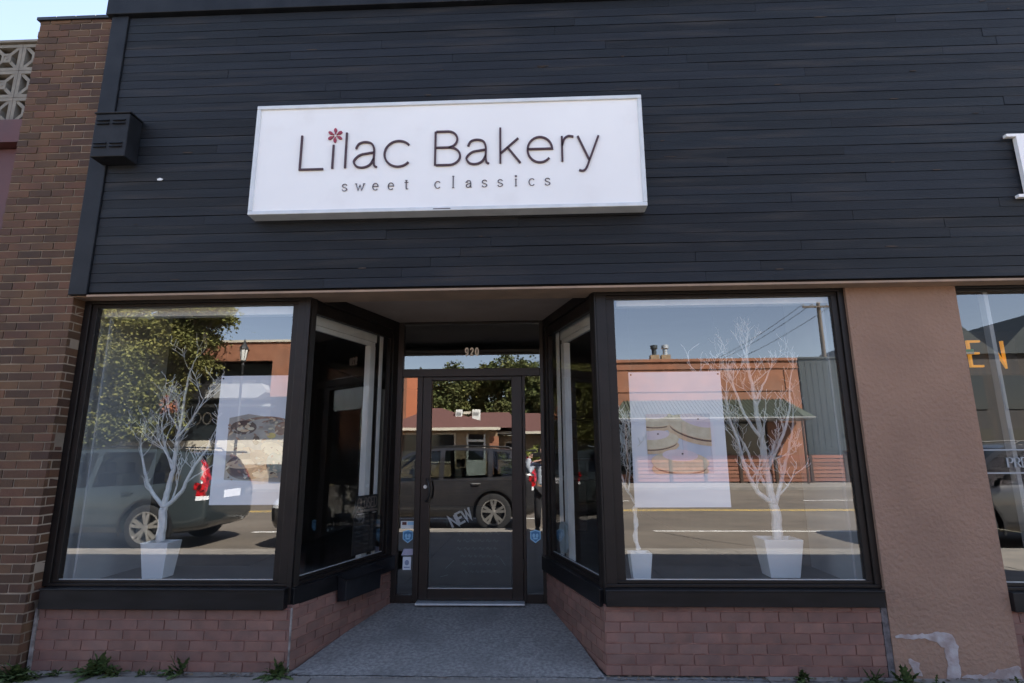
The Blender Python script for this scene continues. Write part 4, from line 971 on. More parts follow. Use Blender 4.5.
# ================================================================== cars
KEYS = [  # s, half width, z bottom, belt, roof, half width of roof
    (0.00, .74, .44, .96, .99, .60), (0.05, .82, .36, 1.03, 1.14, .62), (0.14, .86, .31, 1.07, 1.36, .61), (0.28, .895, .28, 1.09, 1.52, .60), (0.50, .91, .26, 1.085, 1.60, .60), (0.90, .915, .25, 1.06, 1.645, .61),
    (1.60, .915, .25, 1.03, 1.665, .62), (2.30, .915, .25, 1.00, 1.645, .61), (2.70, .915, .25, .985, 1.57, .60), (3.05, .915, .25, .975, 1.36, .62), (3.32, .91, .25, .97, 1.15, .66),
    (3.50, .905, .26, .96, 1.035, .70), (3.90, .885, .27, .93, .985, .68), (4.25, .83, .28, .86, .90, .62), (4.45, .74, .32, .76, .79, .52), (4.55, .58, .38, .64, .66, .42)]
def keyat(s):
    K = KEYS
    for i in range(len(K) - 1):
        if K[i][0] <= s <= K[i + 1][0]: break
    a, b, c, d = K[max(i - 1, 0)], K[i], K[i + 1], K[min(i + 2, len(K) - 1)]
    t = (s - b[0]) / (c[0] - b[0]); out = []
    for q in range(1, 6):
        m1 = (c[q] - a[q]) / max(1e-6, c[0] - a[0]) * (c[0] - b[0]); m2 = (d[q] - b[q]) / max(1e-6, d[0] - b[0]) * (c[0] - b[0])
        out.append((2 * t ** 3 - 3 * t * t + 1) * b[q] + (t ** 3 - 2 * t * t + t) * m1 + (-2 * t ** 3 + 3 * t * t) * c[q] + (t ** 3 - t * t) * m2)
    return out
def section(s):
    w_, zb, be, ro, wr = keyat(s)
    z7 = max(be + .012, ro - .065 * min(1, max(0, (ro - be) / .3)) - .005)
    pts = [(0, zb), (.75 * w_, zb), (.955 * w_, zb + .09), (1.0 * w_, .52), (1.003 * w_, .66), (.988 * w_, .86 if be > .9 else be - .06), (.952 * w_, be), (wr + .055, z7), (wr * .80, max(z7 + .003, ro - .014)), (0, ro)]
    sub = [2, 2, 3, 3, 3, 2, 4, 2, 3]; out = []
    for i in range(9):
        a, b, c, d = pts[max(i - 1, 0)], pts[i], pts[i + 1], pts[min(i + 2, 9)]
        for k in range(sub[i]):
            t = k / sub[i]
            if i in (0, 6): out.append((b[0] + (c[0] - b[0]) * t, b[1] + (c[1] - b[1]) * t))
            else: out.append(tuple(.5 * ((2 * b[q]) + (-a[q] + c[q]) * t + (2 * a[q] - 5 * b[q] + 4 * c[q] - d[q]) * t * t + (-a[q] + 3 * b[q] - 3 * c[q] + d[q]) * t ** 3) for q in (0, 1)))
    out.append(pts[9]); return out   # 25 points, belt at index 15, window top at 19
NS = [0.0, .025] + [.05 * k for k in range(1, 91)] + [4.525, 4.55]
SEC = [section(s) for s in NS]; NR = len(SEC[0])
def zone(s, j, sec):
    """material slot of the quad at mean station s, ring row j (0 paint, 1 black trim, 2.. windows)"""
    zc = (sec[j][1] + sec[j + 1][1]) / 2
    if 15 <= j < 19:
        if .42 < s < .95: return 2 if .42 + (zc - 1.1) * .5 < s else 0
        if .95 < s < 1.05 or 1.95 < s < 2.05: return 1
        if 1.05 < s < 1.95: return 3
        if 2.05 < s < 3.28: return 4
        return 0
    if j >= 20 and .05 < s < .28 and j < 24: return 5
    if j >= 20 and 2.72 < s < 3.38: return 6
    if j < 5 or zc < .40: return 1
    return 0
def make_car(label, paint, group):
    root = thing('parked_car', label, 'car', (0, 0, 0), group)
    me = bpy.data.meshes.new('tmp'); V = []; F = []; Mi = []
    ring = 2 * (NR - 1)
    for s, sec in zip(NS, SEC):
        for j in range(NR): V.append((-s, sec[j][0], sec[j][1]))          # +y half: bottom -> roof
        for j in range(NR - 2, 0, -1): V.append((-s, -sec[j][0], sec[j][1]))  # -y half: roof -> bottom
    for i in range(len(NS) - 1):
        for r in range(ring):
            a = i * ring + r; b_ = i * ring + (r + 1) % ring
            j = r if r < NR - 1 else ring - 1 - r
            F.append((a, b_, b_ + ring, a + ring)); Mi.append(zone((NS[i] + NS[i + 1]) / 2, j, SEC[i]))
    F.append(tuple(range(ring - 1, -1, -1))); Mi.append(0); F.append(tuple((len(NS) - 1) * ring + k for k in range(ring))); Mi.append(0)
    me.from_pydata(V, [], F); me.polygons.foreach_set('material_index', Mi)
    slots = [paint, m_black, m_glassc, m_glassc, m_glassc, m_glassc, m_glassc]
    for q in slots: me.materials.append(q)
    bm = bmesh.new(); bm.from_mesh(me); bmesh.ops.recalc_face_normals(bm, faces=bm.faces); bm.to_mesh(me); bm.free()
    o = bpy.data.objects.new('tmp', me); C.objects.link(o)
    cut = MB()
    for sx in (-.93, -3.55):
        for sy in (-1, 1):
            cut.lathe([(0, sy * .60), (.425, sy * .60), (.425, sy * 1.1), (0, sy * 1.1)], (sx, 0, .37), 'y', 40, 0)
    bm = bmesh.new(); cme = bpy.data.meshes.new('cut'); cme.from_pydata(cut.v, [], cut.f); bm.from_mesh(cme); bmesh.ops.remove_doubles(bm, verts=bm.verts, dist=1e-5); bmesh.ops.recalc_face_normals(bm, faces=bm.faces); bm.to_mesh(cme); bm.free()
    for _ in range(7): cme.materials.append(m_black)
    cme.polygons.foreach_set('material_index', [1] * len(cme.polygons))
    co = bpy.data.objects.new('cut', cme); C.objects.link(co)
    md = o.modifiers.new('b', 'BOOLEAN'); md.operation = 'DIFFERENCE'; md.object = co; md.solver = 'EXACT'
    dg = bpy.context.evaluated_depsgraph_get(); ev = o.evaluated_get(dg)
    res = bpy.data.meshes.new_from_object(ev)
    bpy.data.objects.remove(o); bpy.data.objects.remove(co)
    def part(name, ids, mats, off=0.0, side=0):
        bm = bmesh.new(); bm.from_mesh(res)
        bmesh.ops.delete(bm, geom=[f for f in bm.faces if f.material_index not in ids or (side and f.calc_center_median().y * side < 0)], context='FACES')
        if off:
            for v in bm.verts: v.co += v.normal * off
        m2 = bpy.data.meshes.new(name); bm.to_mesh(m2); bm.free(); m2.materials.clear()
        for q in mats: m2.materials.append(q)
        lut = {k: i for i, k in enumerate(ids)}
        m2.polygons.foreach_set('material_index', [min(p.material_index, len(mats) - 1) if len(mats) > 1 else 0 for p in m2.polygons])
        m2.polygons.foreach_set('use_smooth', [True] * len(m2.polygons)); m2.set_sharp_from_angle(angle=R(35))
        q = bpy.data.objects.new(name, m2); C.objects.link(q); q.parent = root; return q
    body = part('body', (0, 1), [paint, m_black])
    for ids in ((2,), (3,), (4,)):
        for sd_ in (1, -1): part('side_window', ids, [m_glassc], -.004, sd_)
    part('rear_window', (5,), [m_glassc]); part('windscreen', (6,), [m_glassc])
    # patches lying on the shell: lamps, grille
    def patch(name, pred, m, off=.006, parent=root):
        b = MB()
        for i in range(len(NS) - 1):
            for sgn in (1, -1):
                for j in range(NR - 1):
                    s = (NS[i] + NS[i + 1]) / 2; y = (SEC[i][j][0] + SEC[i][j + 1][0]) / 2; zc = (SEC[i][j][1] + SEC[i][j + 1][1]) / 2
                    if not pred(s, y * sgn, zc, j): continue
                    A, B_, C_, D = [Vector((-NS[a], sgn * SEC[a][c][0], SEC[a][c][1])) for a, c in ((i, j), (i, j + 1), (i + 1, j + 1), (i + 1, j))]
                    nr = (B_ - A).cross(D - A); nr = nr.normalized() if nr.length > 1e-9 else Vector((0, sgn, 0))
                    if nr.y * sgn < 0 and abs(nr.y) > .1: nr = -nr
                    if abs(nr.y) <= .1 and nr.x < 0 and s < 1: nr = -nr
                    b.face([p + nr * off for p in (A, B_, C_, D)])
        if b.f: return b.build(name, m, parent, smooth=False, local=True)
    for sg_ in (1, -1):
        patch('tail_lamp', lambda s, y, z, j: y * sg_ > .3 and ((.02 < s < .20 - (1.02 - z) * .5 and .87 < z < 1.03 and j >= 9) or (.04 < s < .30 and 1.02 < z < 1.46 and 15 <= j < 20 and s < .10 + (z - 1.04) * .38 and s > .0 + (z - 1.04) * .27)), m_tail)
        patch('reverse_lamp', lambda s, y, z, j: y * sg_ > .3 and s < .14 and .79 < z < .86, m_lampw)
        patch('headlight', lambda s, y, z, j: y * sg_ > .3 and s > 4.12 and .64 < z < .84 and j >= 8, m_lampw)
        # door gaps, handles, arch trims, mirror
        for s0 in (1.0, 2.02, 3.22):
            b = MB(); sec = section(s0)
            for a, c in zip(sec[6:15], sec[7:16]): b.face([(-s0 - .003, sg_ * (a[0] + .002), a[1]), (-s0 + .003, sg_ * (a[0] + .002), a[1]), (-s0 + .003, sg_ * (c[0] + .002), c[1]), (-s0 - .003, sg_ * (c[0] + .002), c[1])])
            b.build('door_gap', m_black, body, local=True)
        for s0 in (1.20, 2.22):
            b = MB(); yb_ = .905; b.tube([(-s0, sg_ * yb_, .93), (-s0 - .02, sg_ * (yb_ + .035), .932), (-s0 - .15, sg_ * (yb_ + .038), .934), (-s0 - .18, sg_ * yb_, .934)], .013, 8)
            b.build('door_handle', m_rim if paint is m_paintk else paint, root, smooth=True, local=True)
        for sx in (-.93, -3.55):
            b = MB(); rr = [(.425, .900), (.425, .925), (.465, .925), (.465, .880)]
            for k in range(24):
                a0, a1 = R(-18 + k * 9), R(-18 + (k + 1) * 9)
                for (ra, ya_), (rb, yb2) in zip(rr, rr[1:]):
                    b.face([(sx + ra * math.cos(a0), sg_ * ya_, .37 + ra * math.sin(a0)), (sx + rb * math.cos(a0), sg_ * yb2, .37 + rb * math.sin(a0)), (sx + rb * math.cos(a1), sg_ * yb2, .37 + rb * math.sin(a1)), (sx + ra * math.cos(a1), sg_ * ya_, .37 + ra * math.sin(a1))])
            b.build('arch_trim', m_black, root, local=True)
        b = MB(); b.lathe([(0, 0), (.05, .01), (.075, .05), (.07, .10), (.03, .125), (0, .13)], (-3.0, sg_ * (.92 + (0 if sg_ > 0 else .0)), 1.06), 'z', 14)
        b.v = [(x + 0, y + sg_ * .12, z) for x, y, z in b.v]
        mo = b.build('wing_mirror', paint, root, smooth=True, local=True)
        b = MB(); b.box(-3.04, -2.97, min(sg_ * .84, sg_ * 1.0), max(sg_ * .84, sg_ * 1.0), 1.07, 1.10); b.build('mirror_arm', m_black, mo, local=True)
        b = MB(); b.tube([(-.55, sg_ * .60, 1.60), (-.62, sg_ * .60, 1.665), (-1.6, sg_ * .61, 1.695), (-2.4, sg_ * .60, 1.665), (-2.5, sg_ * .60, 1.62)], .013, 8); b.build('roof_rail', m_black, root, smooth=True, local=True)
    b = MB(); b.box(.001, .016, -.27, .27, .80, .93); b.build('number_plate', m_lampw, root, local=True)
    b = MB(); b.box(-.35, -.04, -.50, .50, 1.565, 1.60); b.build('roof_spoiler', paint, root, bevel=.012, local=True)
    b = MB(); b.box(-4.575, -4.50, -.42, .42, .60, .66); b.box(-4.57, -4.48, -.50, .50, .42, .52); b.build('grille', m_black, root, bevel=.01, local=True)
    for sy in (-.36, .36):
        for sx in (-1.75, -2.65):
            b = MB(); b.box(sx - .02, sx + .10, sy - .23, sy + .23, .55, 1.22); b.box(sx, sx + .08, sy - .11, sy + .11, 1.24, 1.42); b.build('car_seat', m_seat, root, bevel=.03, local=True)
    # wheels
    wm = None
    for sx in (-.93, -3.55):
        for sg_ in (1, -1):
            t = MB(); t.lathe([(.245, .10), (.325, .112), (.358, .095), (.368, .05), (.368, -.05), (.358, -.095), (.325, -.112), (.245, -.10)], (0, 0, 0), 'y', 48)
            W_ = t.build('wheel', m_rub, root, smooth=True, local=True); W_.location = (sx, sg_ * .80, .368)
            r_ = MB(); f_ = sg_
            r_.lathe([(.254, f_ * .108), (.25, f_ * .116), (.232, f_ * .112), (.225, f_ * .06), (.225, f_ * -.08)], (0, 0, 0), 'y', 48)
            r_.lathe([(0, f_ * .098), (.03, f_ * .098), (.045, f_ * .09), (.05, f_ * .06)], (0, 0, 0), 'y', 20)
            for k in range(5):
                for dd in (-.19, .19):
                    a = 2 * PI * k / 5 + .3; a2 = a + dd
                    p0 = Vector((math.cos(a + dd * .6) * .035, 0, math.sin(a + dd * .6) * .035)); p1 = Vector((math.cos(a2) * .232, 0, math.sin(a2) * .232))
                    sd = Vector((-math.sin(a2), 0, math.cos(a2)))
                    q0, q1 = [p0 + sd * .020 * e for e in (-1, 1)], [p1 + sd * .026 * e for e in (-1, 1)]
                    yo, yi = f_ * .094, f_ * .06
                    A = [(q0[0].x, yo, q0[0].z), (q0[1].x, yo, q0[1].z), (q1[1].x, f_ * .108, q1[1].z), (q1[0].x, f_ * .108, q1[0].z)]
                    B2 = [(p[0], yi, p[2]) for p in A]
                    r_.face(A); r_.face(B2)
                    for i in range(4): r_.face([A[i], A[(i + 1) % 4], B2[(i + 1) % 4], B2[i]])
            ro = r_.build('rim', m_rim, W_, smooth=False, local=True)
            d_ = MB(); d_.lathe([(0, f_ * .035), (.15, f_ * .035), (.203, f_ * .02), (.203, f_ * -.02), (0, f_ * -.02)], (0, 0, 0), 'y', 32); d_.build('brake_disc', m_black, W_, local=True)
    return root
CG = 'cars parked along the near kerb'
carA = make_car('black sport utility car at the kerb straight across from the shop door', m_paintk, CG); carA.location = (.10, -6.26, -.13)
carB = make_car('grey-green sport utility car at the kerb across from the left display window', m_paintg, CG); carB.location = (-5.72, -6.26, -.13)
carC = make_car('charcoal sport utility car at the kerb across from the window at the right edge', m_paintd, CG); carC.location = (10.85, -6.28, -.13)
for c_ in (carA, carB, carC): c_.scale = (1.045, 1.03, 1.045)

# ================================================================== photographer
def skinned(name, joints, edges, mats, parent=None, sub=2):
    me = bpy.data.meshes.new(name); me.from_pydata([j[:3] for j in joints], edges, [])
    o = bpy.data.objects.new(name, me); C.objects.link(o)
    sk_ = o.modifiers.new('skin', 'SKIN'); sk_.use_smooth_shade = True
    if not me.skin_vertices: 
        bm = bmesh.new(); bm.from_mesh(me); bm.verts.layers.skin.verify(); bm.to_mesh(me); bm.free()
    for i, j in enumerate(joints):
        r_ = j[3] if isinstance(j[3], tuple) else (j[3], j[3]); me.skin_vertices[0].data[i].radius = r_; me.skin_vertices[0].data[i].use_root = (i == 0)
    ss = o.modifiers.new('sub', 'SUBSURF'); ss.levels = sub; ss.render_levels = sub
    me.materials.append(mats)
    if parent: o.parent = parent
    return o
PX, PY = .17, -4.17   # feet
ps = thing('person', 'person in a pale blue jacket and black trousers photographing the shopfront', 'person', (PX, PY, 0))
J = [(0, 0, .86, (.135, .10)), (0, .0, 1.02, (.12, .09)), (0, .0, 1.18, (.145, .10)), (0, -.01, 1.29, (.12, .085)), (0, .0, 1.35, .055), (0, .02, 1.42, (.07, .085)), (0, .025, 1.50, (.078, .092)), (0, .02, 1.565, (.055, .065)),
     (.17, -.01, 1.27, .058), (.27, .05, 1.08, .045), (.21, .21, 1.20, .036), (.08, .165, 1.37, .028), (.055, .175, 1.415, .026),
     (-.17, -.01, 1.27, .058), (-.29, .06, 1.10, .045), (-.30, .19, 1.22, .036), (-.25, .20, 1.385, .028), (-.24, .205, 1.42, .026),
     (.09, 0, .78, .088), (.10, .01, .45, .062), (.11, -.01, .08, .042), (.12, .12, .03, .036),
     (-.09, 0, .78, .088), (-.11, .02, .45, .062), (-.12, 0, .08, .042), (-.14, .13, .03, .036)]
E_ = [(0, 1), (1, 2), (2, 3), (3, 4), (4, 5), (5, 6), (6, 7), (3, 8), (8, 9), (9, 10), (10, 11), (11, 12), (3, 13), (13, 14), (14, 15), (15, 16), (16, 17), (0, 18), (18, 19), (19, 20), (20, 21), (0, 22), (22, 23), (23, 24), (24, 25)]
body = skinned('body', J, E_, m_skin, ps)
def inflate(idx, ed, d, name, m):
    mp = {k: i for i, k in enumerate(idx)}
    js = [(*J[k][:3], tuple(r_ + d for r_ in J[k][3]) if isinstance(J[k][3], tuple) else J[k][3] + d) for k in idx]
    return skinned(name, js, [(mp[a], mp[b_]) for a, b_ in ed], m, ps)
J2 = inflate([1, 0, 2, 3, 8, 9, 10, 11, 13, 14, 15, 16], [(1, 0), (1, 2), (2, 3), (3, 8), (8, 9), (9, 10), (10, 11), (3, 13), (13, 14), (14, 15), (15, 16)], .017, 'jacket', m_cloth)
inflate([0, 18, 19, 20, 22, 23, 24], [(0, 18), (18, 19), (19, 20), (0, 22), (22, 23), (23, 24)], .014, 'trousers', m_trou)
inflate([20, 21], [(20, 21)], .014, 'shoe', m_black); inflate([24, 25], [(24, 25)], .014, 'shoe', m_black)
b = MB(); b.lathe([(0.0, .215), (.05, .205), (.085, .165), (.098, .10), (.094, .04), (.07, 0.0)], (0, -.012, 1.405), 'z', 20)
b.v = [(x, y * 1.12 - .008 if y < .03 else y * .62 - .0, z) for x, y, z in b.v]
b.build('hair', m_hair, ps, smooth=True, local=True)
b = MB(); b.lathe([(0, 0), (.012, .003), (.016, -.012), (.010, -.03)], (0, .118, 1.475), 'z', 8); b.build('nose', m_skin, ps, smooth=True, local=True)
# fingers of both hands, closed round the camera body
for hx, hs in ((.055, 1), (-.24, -1)):
    for k in range(4):
        z0_ = 1.385 + k * .019
        J3 = [(hx, .185, z0_ + .002, .011), (hx - hs * .005, .215 - k * .002, z0_, .0095), (hx - hs * .028, .228 - k * .002, z0_ - .002, .0085), (hx - hs * .046, .222, z0_ - .003, .0075)]
        skinned('finger', J3, [(0, 1), (1, 2), (2, 3)], m_skin, ps, 1)
    skinned('thumb', [(hx, .165, 1.40, .013), (hx - hs * .012, .150, 1.425, .011), (hx - hs * .035, .148, 1.44, .0095)], [(0, 1), (1, 2)], m_skin, ps, 1)
q = thing('photo_camera', 'black camera held up before the face of the photographer', 'camera', (PX - .09, PY + .19, 1.38))
b = MB(); b.box(PX - .225, PX + .045, PY + .165, PY + .205, 1.395, 1.475); b.build('camera_body', m_black, q, bevel=.008)
# the lens barrel ends just short of the viewpoint
b = MB(); b.lathe([(.0, -.0), (.031, 0), (.033, .004), (.033, .0), (.02, -.004)], (PX - .09, PY + .206, 1.435), 'y', 20); b.build('lens', m_black, q, smooth=True)

# ================================================================== trees
def leaves(name, clumps, leaf, n, m, parent, seed, elong=1.5):
    rnd = random.Random(seed); V = []; F = []
    W_ = [c[1] * c[2] * c[3] for c in clumps]; tot = sum(W_); k = 0
    for (cpos, rx, ry, rz), wgt in zip([(c[0], c[1], c[2], c[3]) for c in clumps], W_):
        cnt = int(n * wgt / tot)
        # sub clumps give an uneven surface
        subs = []
        for _ in range(max(5, int(18 * (rx + rz) / 3))):
            d = Vector((rnd.gauss(0, 1), rnd.gauss(0, 1), rnd.gauss(0, 1))).normalized() * rnd.uniform(.45, 1.02)
            subs.append((Vector((cpos[0] + d.x * rx, cpos[1] + d.y * ry, cpos[2] + d.z * rz)), rnd.uniform(.16, .38)))
        for i in range(cnt):
            sc_c, sr = rnd.choice(subs); dd = Vector((rnd.gauss(0, .5), rnd.gauss(0, .5), rnd.gauss(0, .42)))
            p = sc_c + Vector((dd.x * rx * sr * 1.3, dd.y * ry * sr * 1.3, dd.z * rz * sr * 1.3 - abs(dd.x) * .15))
            a = Vector((rnd.gauss(0, 1), rnd.gauss(0, 1), rnd.gauss(0, .6))).normalized(); c = a.cross(Vector((rnd.gauss(0, 1), rnd.gauss(0, 1), rnd.gauss(0, 1)))).normalized()
            L = leaf * rnd.uniform(.6, 1.3)
            V += [p - a * L * elong * .5, p + c * L * .5, p + a * L * elong * .5, p - c * L * .5]; F.append((k, k + 1, k + 2, k + 3)); k += 4
    me = bpy.data.meshes.new(name); off = wloc(parent); me.from_pydata([(v.x - off.x, v.y - off.y, v.z - off.z) for v in V], [], F); me.materials.append(m)
    o = bpy.data.objects.new(name, me); C.objects.link(o); o.parent = parent; return o
def tree(label, x, y, h, clumps, leaf, n, m, seed, tr=.22, name='street_tree', group=None, z=0.0):
    rnd = random.Random(seed + 99)
    q = thing(name, label, 'tree', (x, y, z), group)
    b = MB(); b.tube([(x, y, z), (x + .05, y, h * .22), (x - .05, y + .05, h * .45), (x + .1, y, h * .75)], [tr * 1.25, tr, tr * .75, tr * .3], 10)
    for (c, rx, ry, rz) in clumps:
        p0 = Vector((x, y, h * rnd.uniform(.25, .45))); p1 = Vector(c)
        mid = (p0 + p1) / 2 + Vector((rnd.uniform(-.3, .3), rnd.uniform(-.3, .3), .25)); b.tube([p0, mid, p1, p1 + (p1 - mid) * .4], [tr * .5, tr * .32, tr * .16, tr * .05], 7)
        for _ in range(5):
            e = p1 + Vector((rnd.uniform(-1, 1) * rx, rnd.uniform(-1, 1) * ry, rnd.uniform(-.6, .9) * rz)) * .85; b.tube([mid, (mid + e) / 2 + Vector((0, 0, .15)), e], [tr * .18, tr * .1, tr * .03], 5)
    b.build('trunk', m_bark, q, smooth=True)
    leaves('crown', clumps, leaf, n, m, q, seed); return q
def cl(x, y, z, rx, rz, ry=None): return ((x, y, z), rx, ry or rx, rz)
tree('big yellow-green street tree standing across the street left of the lamp post', -18.2, -21.4, 8.5,
     [cl(-19.2, -21.3, 6.0, 2.3, 2.0), cl(-17.2, -21.2, 6.4, 1.7, 1.5), cl(-18.4, -21.5, 8.3, 2.7, 1.6), cl(-19.9, -21.2, 3.9, 2.0, 1.6), cl(-17.4, -21.0, 4.2, 1.2, 1.5), cl(-16.5, -21.2, 8.6, 1.8, .7), cl(-15.2, -21.0, 8.5, 1.1, .55), cl(-20.8, -21.6, 7.0, 1.8, 2.0), cl(-18.2, -21.0, 2.9, 1.6, .9), cl(-20.6, -21.0, 2.6, 1.5, 1.0)], .105, 95000, m_leaf, 11, .22)
tree('second tree across the street at the far left', -24.0, -21.6, 8.0, [cl(-24, -21.6, 6.5, 2.6, 2.4), cl(-23, -21.4, 4.2, 1.8, 1.4), cl(-25.5, -21.6, 5.0, 2.0, 1.8)], .15, 22000, m_leafd, 12, .25)
q = thing('hanging_basket', 'basket of dry reddish flowers hanging before the big street tree', 'flower basket', (-16.55, -20.2, 3.3))
leaves('flowers', [cl(-16.55, -20.2, 3.75, .32, .38)], .10, 900, m_leafr, q, 21)
b = MB(); b.lathe([(0, 3.02), (.18, 3.08), (.28, 3.32), (.27, 3.34), (0, 3.3)], (-16.55, -20.2, 0), 'z', 16); b.build('basket', m_iron, q, smooth=True)
b = MB(); b.tube([(-16.1, -20.2, 0), (-16.1, -20.2, 4.6), (-16.3, -20.2, 4.75), (-16.55, -20.2, 4.6), (-16.55, -20.2, 3.5)], .03, 8); b.build('hanger_pole', m_iron, q)
TG = 'trees behind the low maroon-roofed house'
for i, (lab, x, y, h, cs, mm_, n) in enumerate([
    ('broad dark tree behind the left half of the maroon-roofed house', -8.6, -42, 8, [cl(-10.2, -42, 6.6, 2.0, 1.9), cl(-9, -42, 6.3, 2.2, 2.0), cl(-7.2, -42, 7.6, 1.9, 1.9), cl(-8.0, -41.5, 4.6, 2.3, 1.6), cl(-10.6, -42.5, 5.4, 1.6, 1.8)], m_leafd, 11000),
    ('tall yellow-green tree behind the rooftop units of the house', -4.6, -44, 9, [cl(-5, -44, 6.6, 2.4, 2.1), cl(-4.2, -44, 8.1, 1.9, 1.3), cl(-3, -43.5, 5.0, 2.2, 1.8), cl(-6.3, -44, 5.2, 1.6, 1.6)], m_leaf, 12000),
    ('tallest dark tree behind the right half of the maroon-roofed house', -1.6, -42, 9.5, [cl(-2.4, -42, 8.5, 1.9, 1.7), cl(-.6, -42, 7.3, 2.1, 2.0), cl(-1.2, -41, 5.0, 2.5, 1.8)], m_leafd, 12000),
    ('olive tree standing right of the maroon-roofed house', 2.4, -40, 8, [cl(1.2, -40, 7.0, 1.8, 1.9), cl(1.8, -40, 6.0, 2.0, 2.2), cl(3.0, -40, 4.6, 1.9, 1.8), cl(.9, -39.5, 4.2, 1.7, 1.6)], m_leafd, 10000)]):
    tree(lab, x, y, h, cs, .19, int(n * 1.8), mm_, 30 + i, .24, 'dense_tree', TG)
q = thing('hedge', 'yellow-green clipped hedge in front of the right end of the house', 'hedge', (-.2, -27.2, 0))
leaves('hedge_foliage', [cl(-1.2, -27.2, 1.15, .9, .62, .5), cl(.2, -27.2, 1.25, .9, .66, .5), cl(1.5, -27.4, 1.6, 1.1, .9, .6)], .10, 9000, m_hedge, q, 40)
b = MB(); b.box(-2.0, 2.4, -27.4, -27.0, 0, .75); b.build('hedge_core', m_leafd, q)
q = thing('small_shrub', 'small green shrub beside the awning of the orange brick store', 'shrub', (16.6, -23.3, 0)); leaves('shrub_foliage', [cl(16.6, -23.3, .6, .5, .5)], .08, 1500, m_leafd, q, 41)

# ================================================================== buildings across the street
def wall_open(b, x0, x1, z0, z1, y0, y1, opens, m=0):
    """front wall with rectangular openings [(xa,xb,za,zb)...] sorted by x and not overlapping in x"""
    x = x0
    for (xa, xb, za, zb_) in opens:
        if xa > x: b.box(x, xa, y0, y1, z0, z1, m)
        if za > z0: b.box(xa, xb, y0, y1, z0, za, m)
        if zb_ < z1: b.box(xa, xb, y0, y1, zb_, z1, m)
        x = xb
    if x < x1: b.box(x, x1, y0, y1, z0, z1, m)
# --- store with the green awning
st = thing('brick_store', 'low orange brick store with a green metal awning across the street', 'building', (8.0, -24.5, 0))
b = MB(); wall_open(b, 2.9, 13.72, 0, 6.12, -24.75, -24.5, [(4.3, 7.6, .4, 3.4), (7.8, 9.0, 0, 3.4), (9.2, 11.9, .4, 3.4)]); b.box(2.9, 3.2, -36, -24.75, 0, 6.1); b.box(2.9, 13.7, -36, -35.7, 0, 6.1); b.box(3.2, 13.7, -35.7, -24.76, 5.6, 5.75)
b.build('wall', m_orange, st)
b = MB(); b.box(2.82, 13.74, -24.82, -24.42, 6.121, 6.27); b.box(2.86, 13.73, -24.498, -24.45, 5.72, 5.80); b.box(3.3, 13.3, -24.498, -24.46, 4.55, 4.60); b.box(13.0, 13.06, -24.498, -24.46, 4.601, 5.719); b.build('cornice', m_orange, st)
for (xa, xb, za, zb_) in ((4.3, 7.6, .4, 3.4), (9.2, 11.9, .4, 3.4)):
    f = MB(); f.box(xa, xb, -24.66, -24.6, za, za + .08); f.box(xa, xb, -24.66, -24.6, zb_ - .08, zb_); f.box((xa + xb) / 2 - .04, (xa + xb) / 2 + .04, -24.66, -24.6, za + .08, zb_ - .08)
    fo = f.build('window', m_wood, st); box('pane', xa, xb, -24.70, -24.67, za, zb_, m_dkwin, fo)
do = box('door', 7.8, 9.0, -24.68, -24.62, 0, 3.4, m_wood, st); box('door_handle', 8.9, 8.94, -24.61, -24.58, 1.0, 1.2, m_alu, do)
b = MB()
X0, X1 = 4.3, 13.3; ribs = 46
b.prism([(-24.499, 4.10), (-22.6, 3.12), (-22.6, 3.04), (-24.499, 4.0)], X0 + .35, X1 - .45, axis='x')
b.face([(X0 + .35, -24.499, 4.1), (X0 + .35, -22.6, 3.12), (X0 - .45, -22.6, 3.12)]); b.face([(X1 - .45, -24.499, 4.1), (X1 - .45, -22.6, 3.12), (X1 + .1, -22.6, 3.12)])
b.face([(X0 + .35, -24.499, 4.0), (X0 + .35, -22.6, 3.04), (X0 - .45, -22.6, 3.04)]); b.face([(X1 - .45, -24.499, 4.0), (X1 - .45, -22.6, 3.04), (X1 + .1, -22.6, 3.04)])
for k in range(ribs):
    xx = X0 + .4 + k * (X1 - X0 - .9) / (ribs - 1); b.prism([(-24.49, 4.10), (-24.49, 4.155), (-22.6, 3.17), (-22.6, 3.121)], xx - .014, xx + .014, axis='x')
b.build('awning', m_green, st)
b = MB(); b.box(X0 - .46, X1 + .11, -22.60, -22.57, 3.06, 3.13); b.box(X0 - .44, X1 + .09, -24.45, -22.61, 3.0, 3.03); b.build('awning_edge', m_grey, st)
b = MB()
pass
box('awning_post', 12.75, 12.82, -22.73, -22.66, 0, 2.999, m_wood, st); box('awning_post', 4.4, 4.47, -22.73, -22.66, 0, 2.999, m_wood, st)
# roof flues
for i, (x, lab) in enumerate(((6.75, 'left rusty bent flue on the roof of the brick store'), (7.35, 'right rusty flue with a bright cap on the roof of the brick store'))):
    q = thing('roof_flue', lab, 'flue', (x, -26, 5.7)); b = MB(); b.box(x - .24, x + .24, -26.2, -25.8, 5.72, 6.75); b.build('flue_box', m_stone, q)
    b = MB(); b.lathe([(.13, 6.75), (.13, 7.1), (.2, 7.12), (.2, 7.3), (0, 7.36)], (x, -26, 0), 'z', 14); b.build('cap', m_dkmetal if i == 0 else m_alu, q, smooth=True)
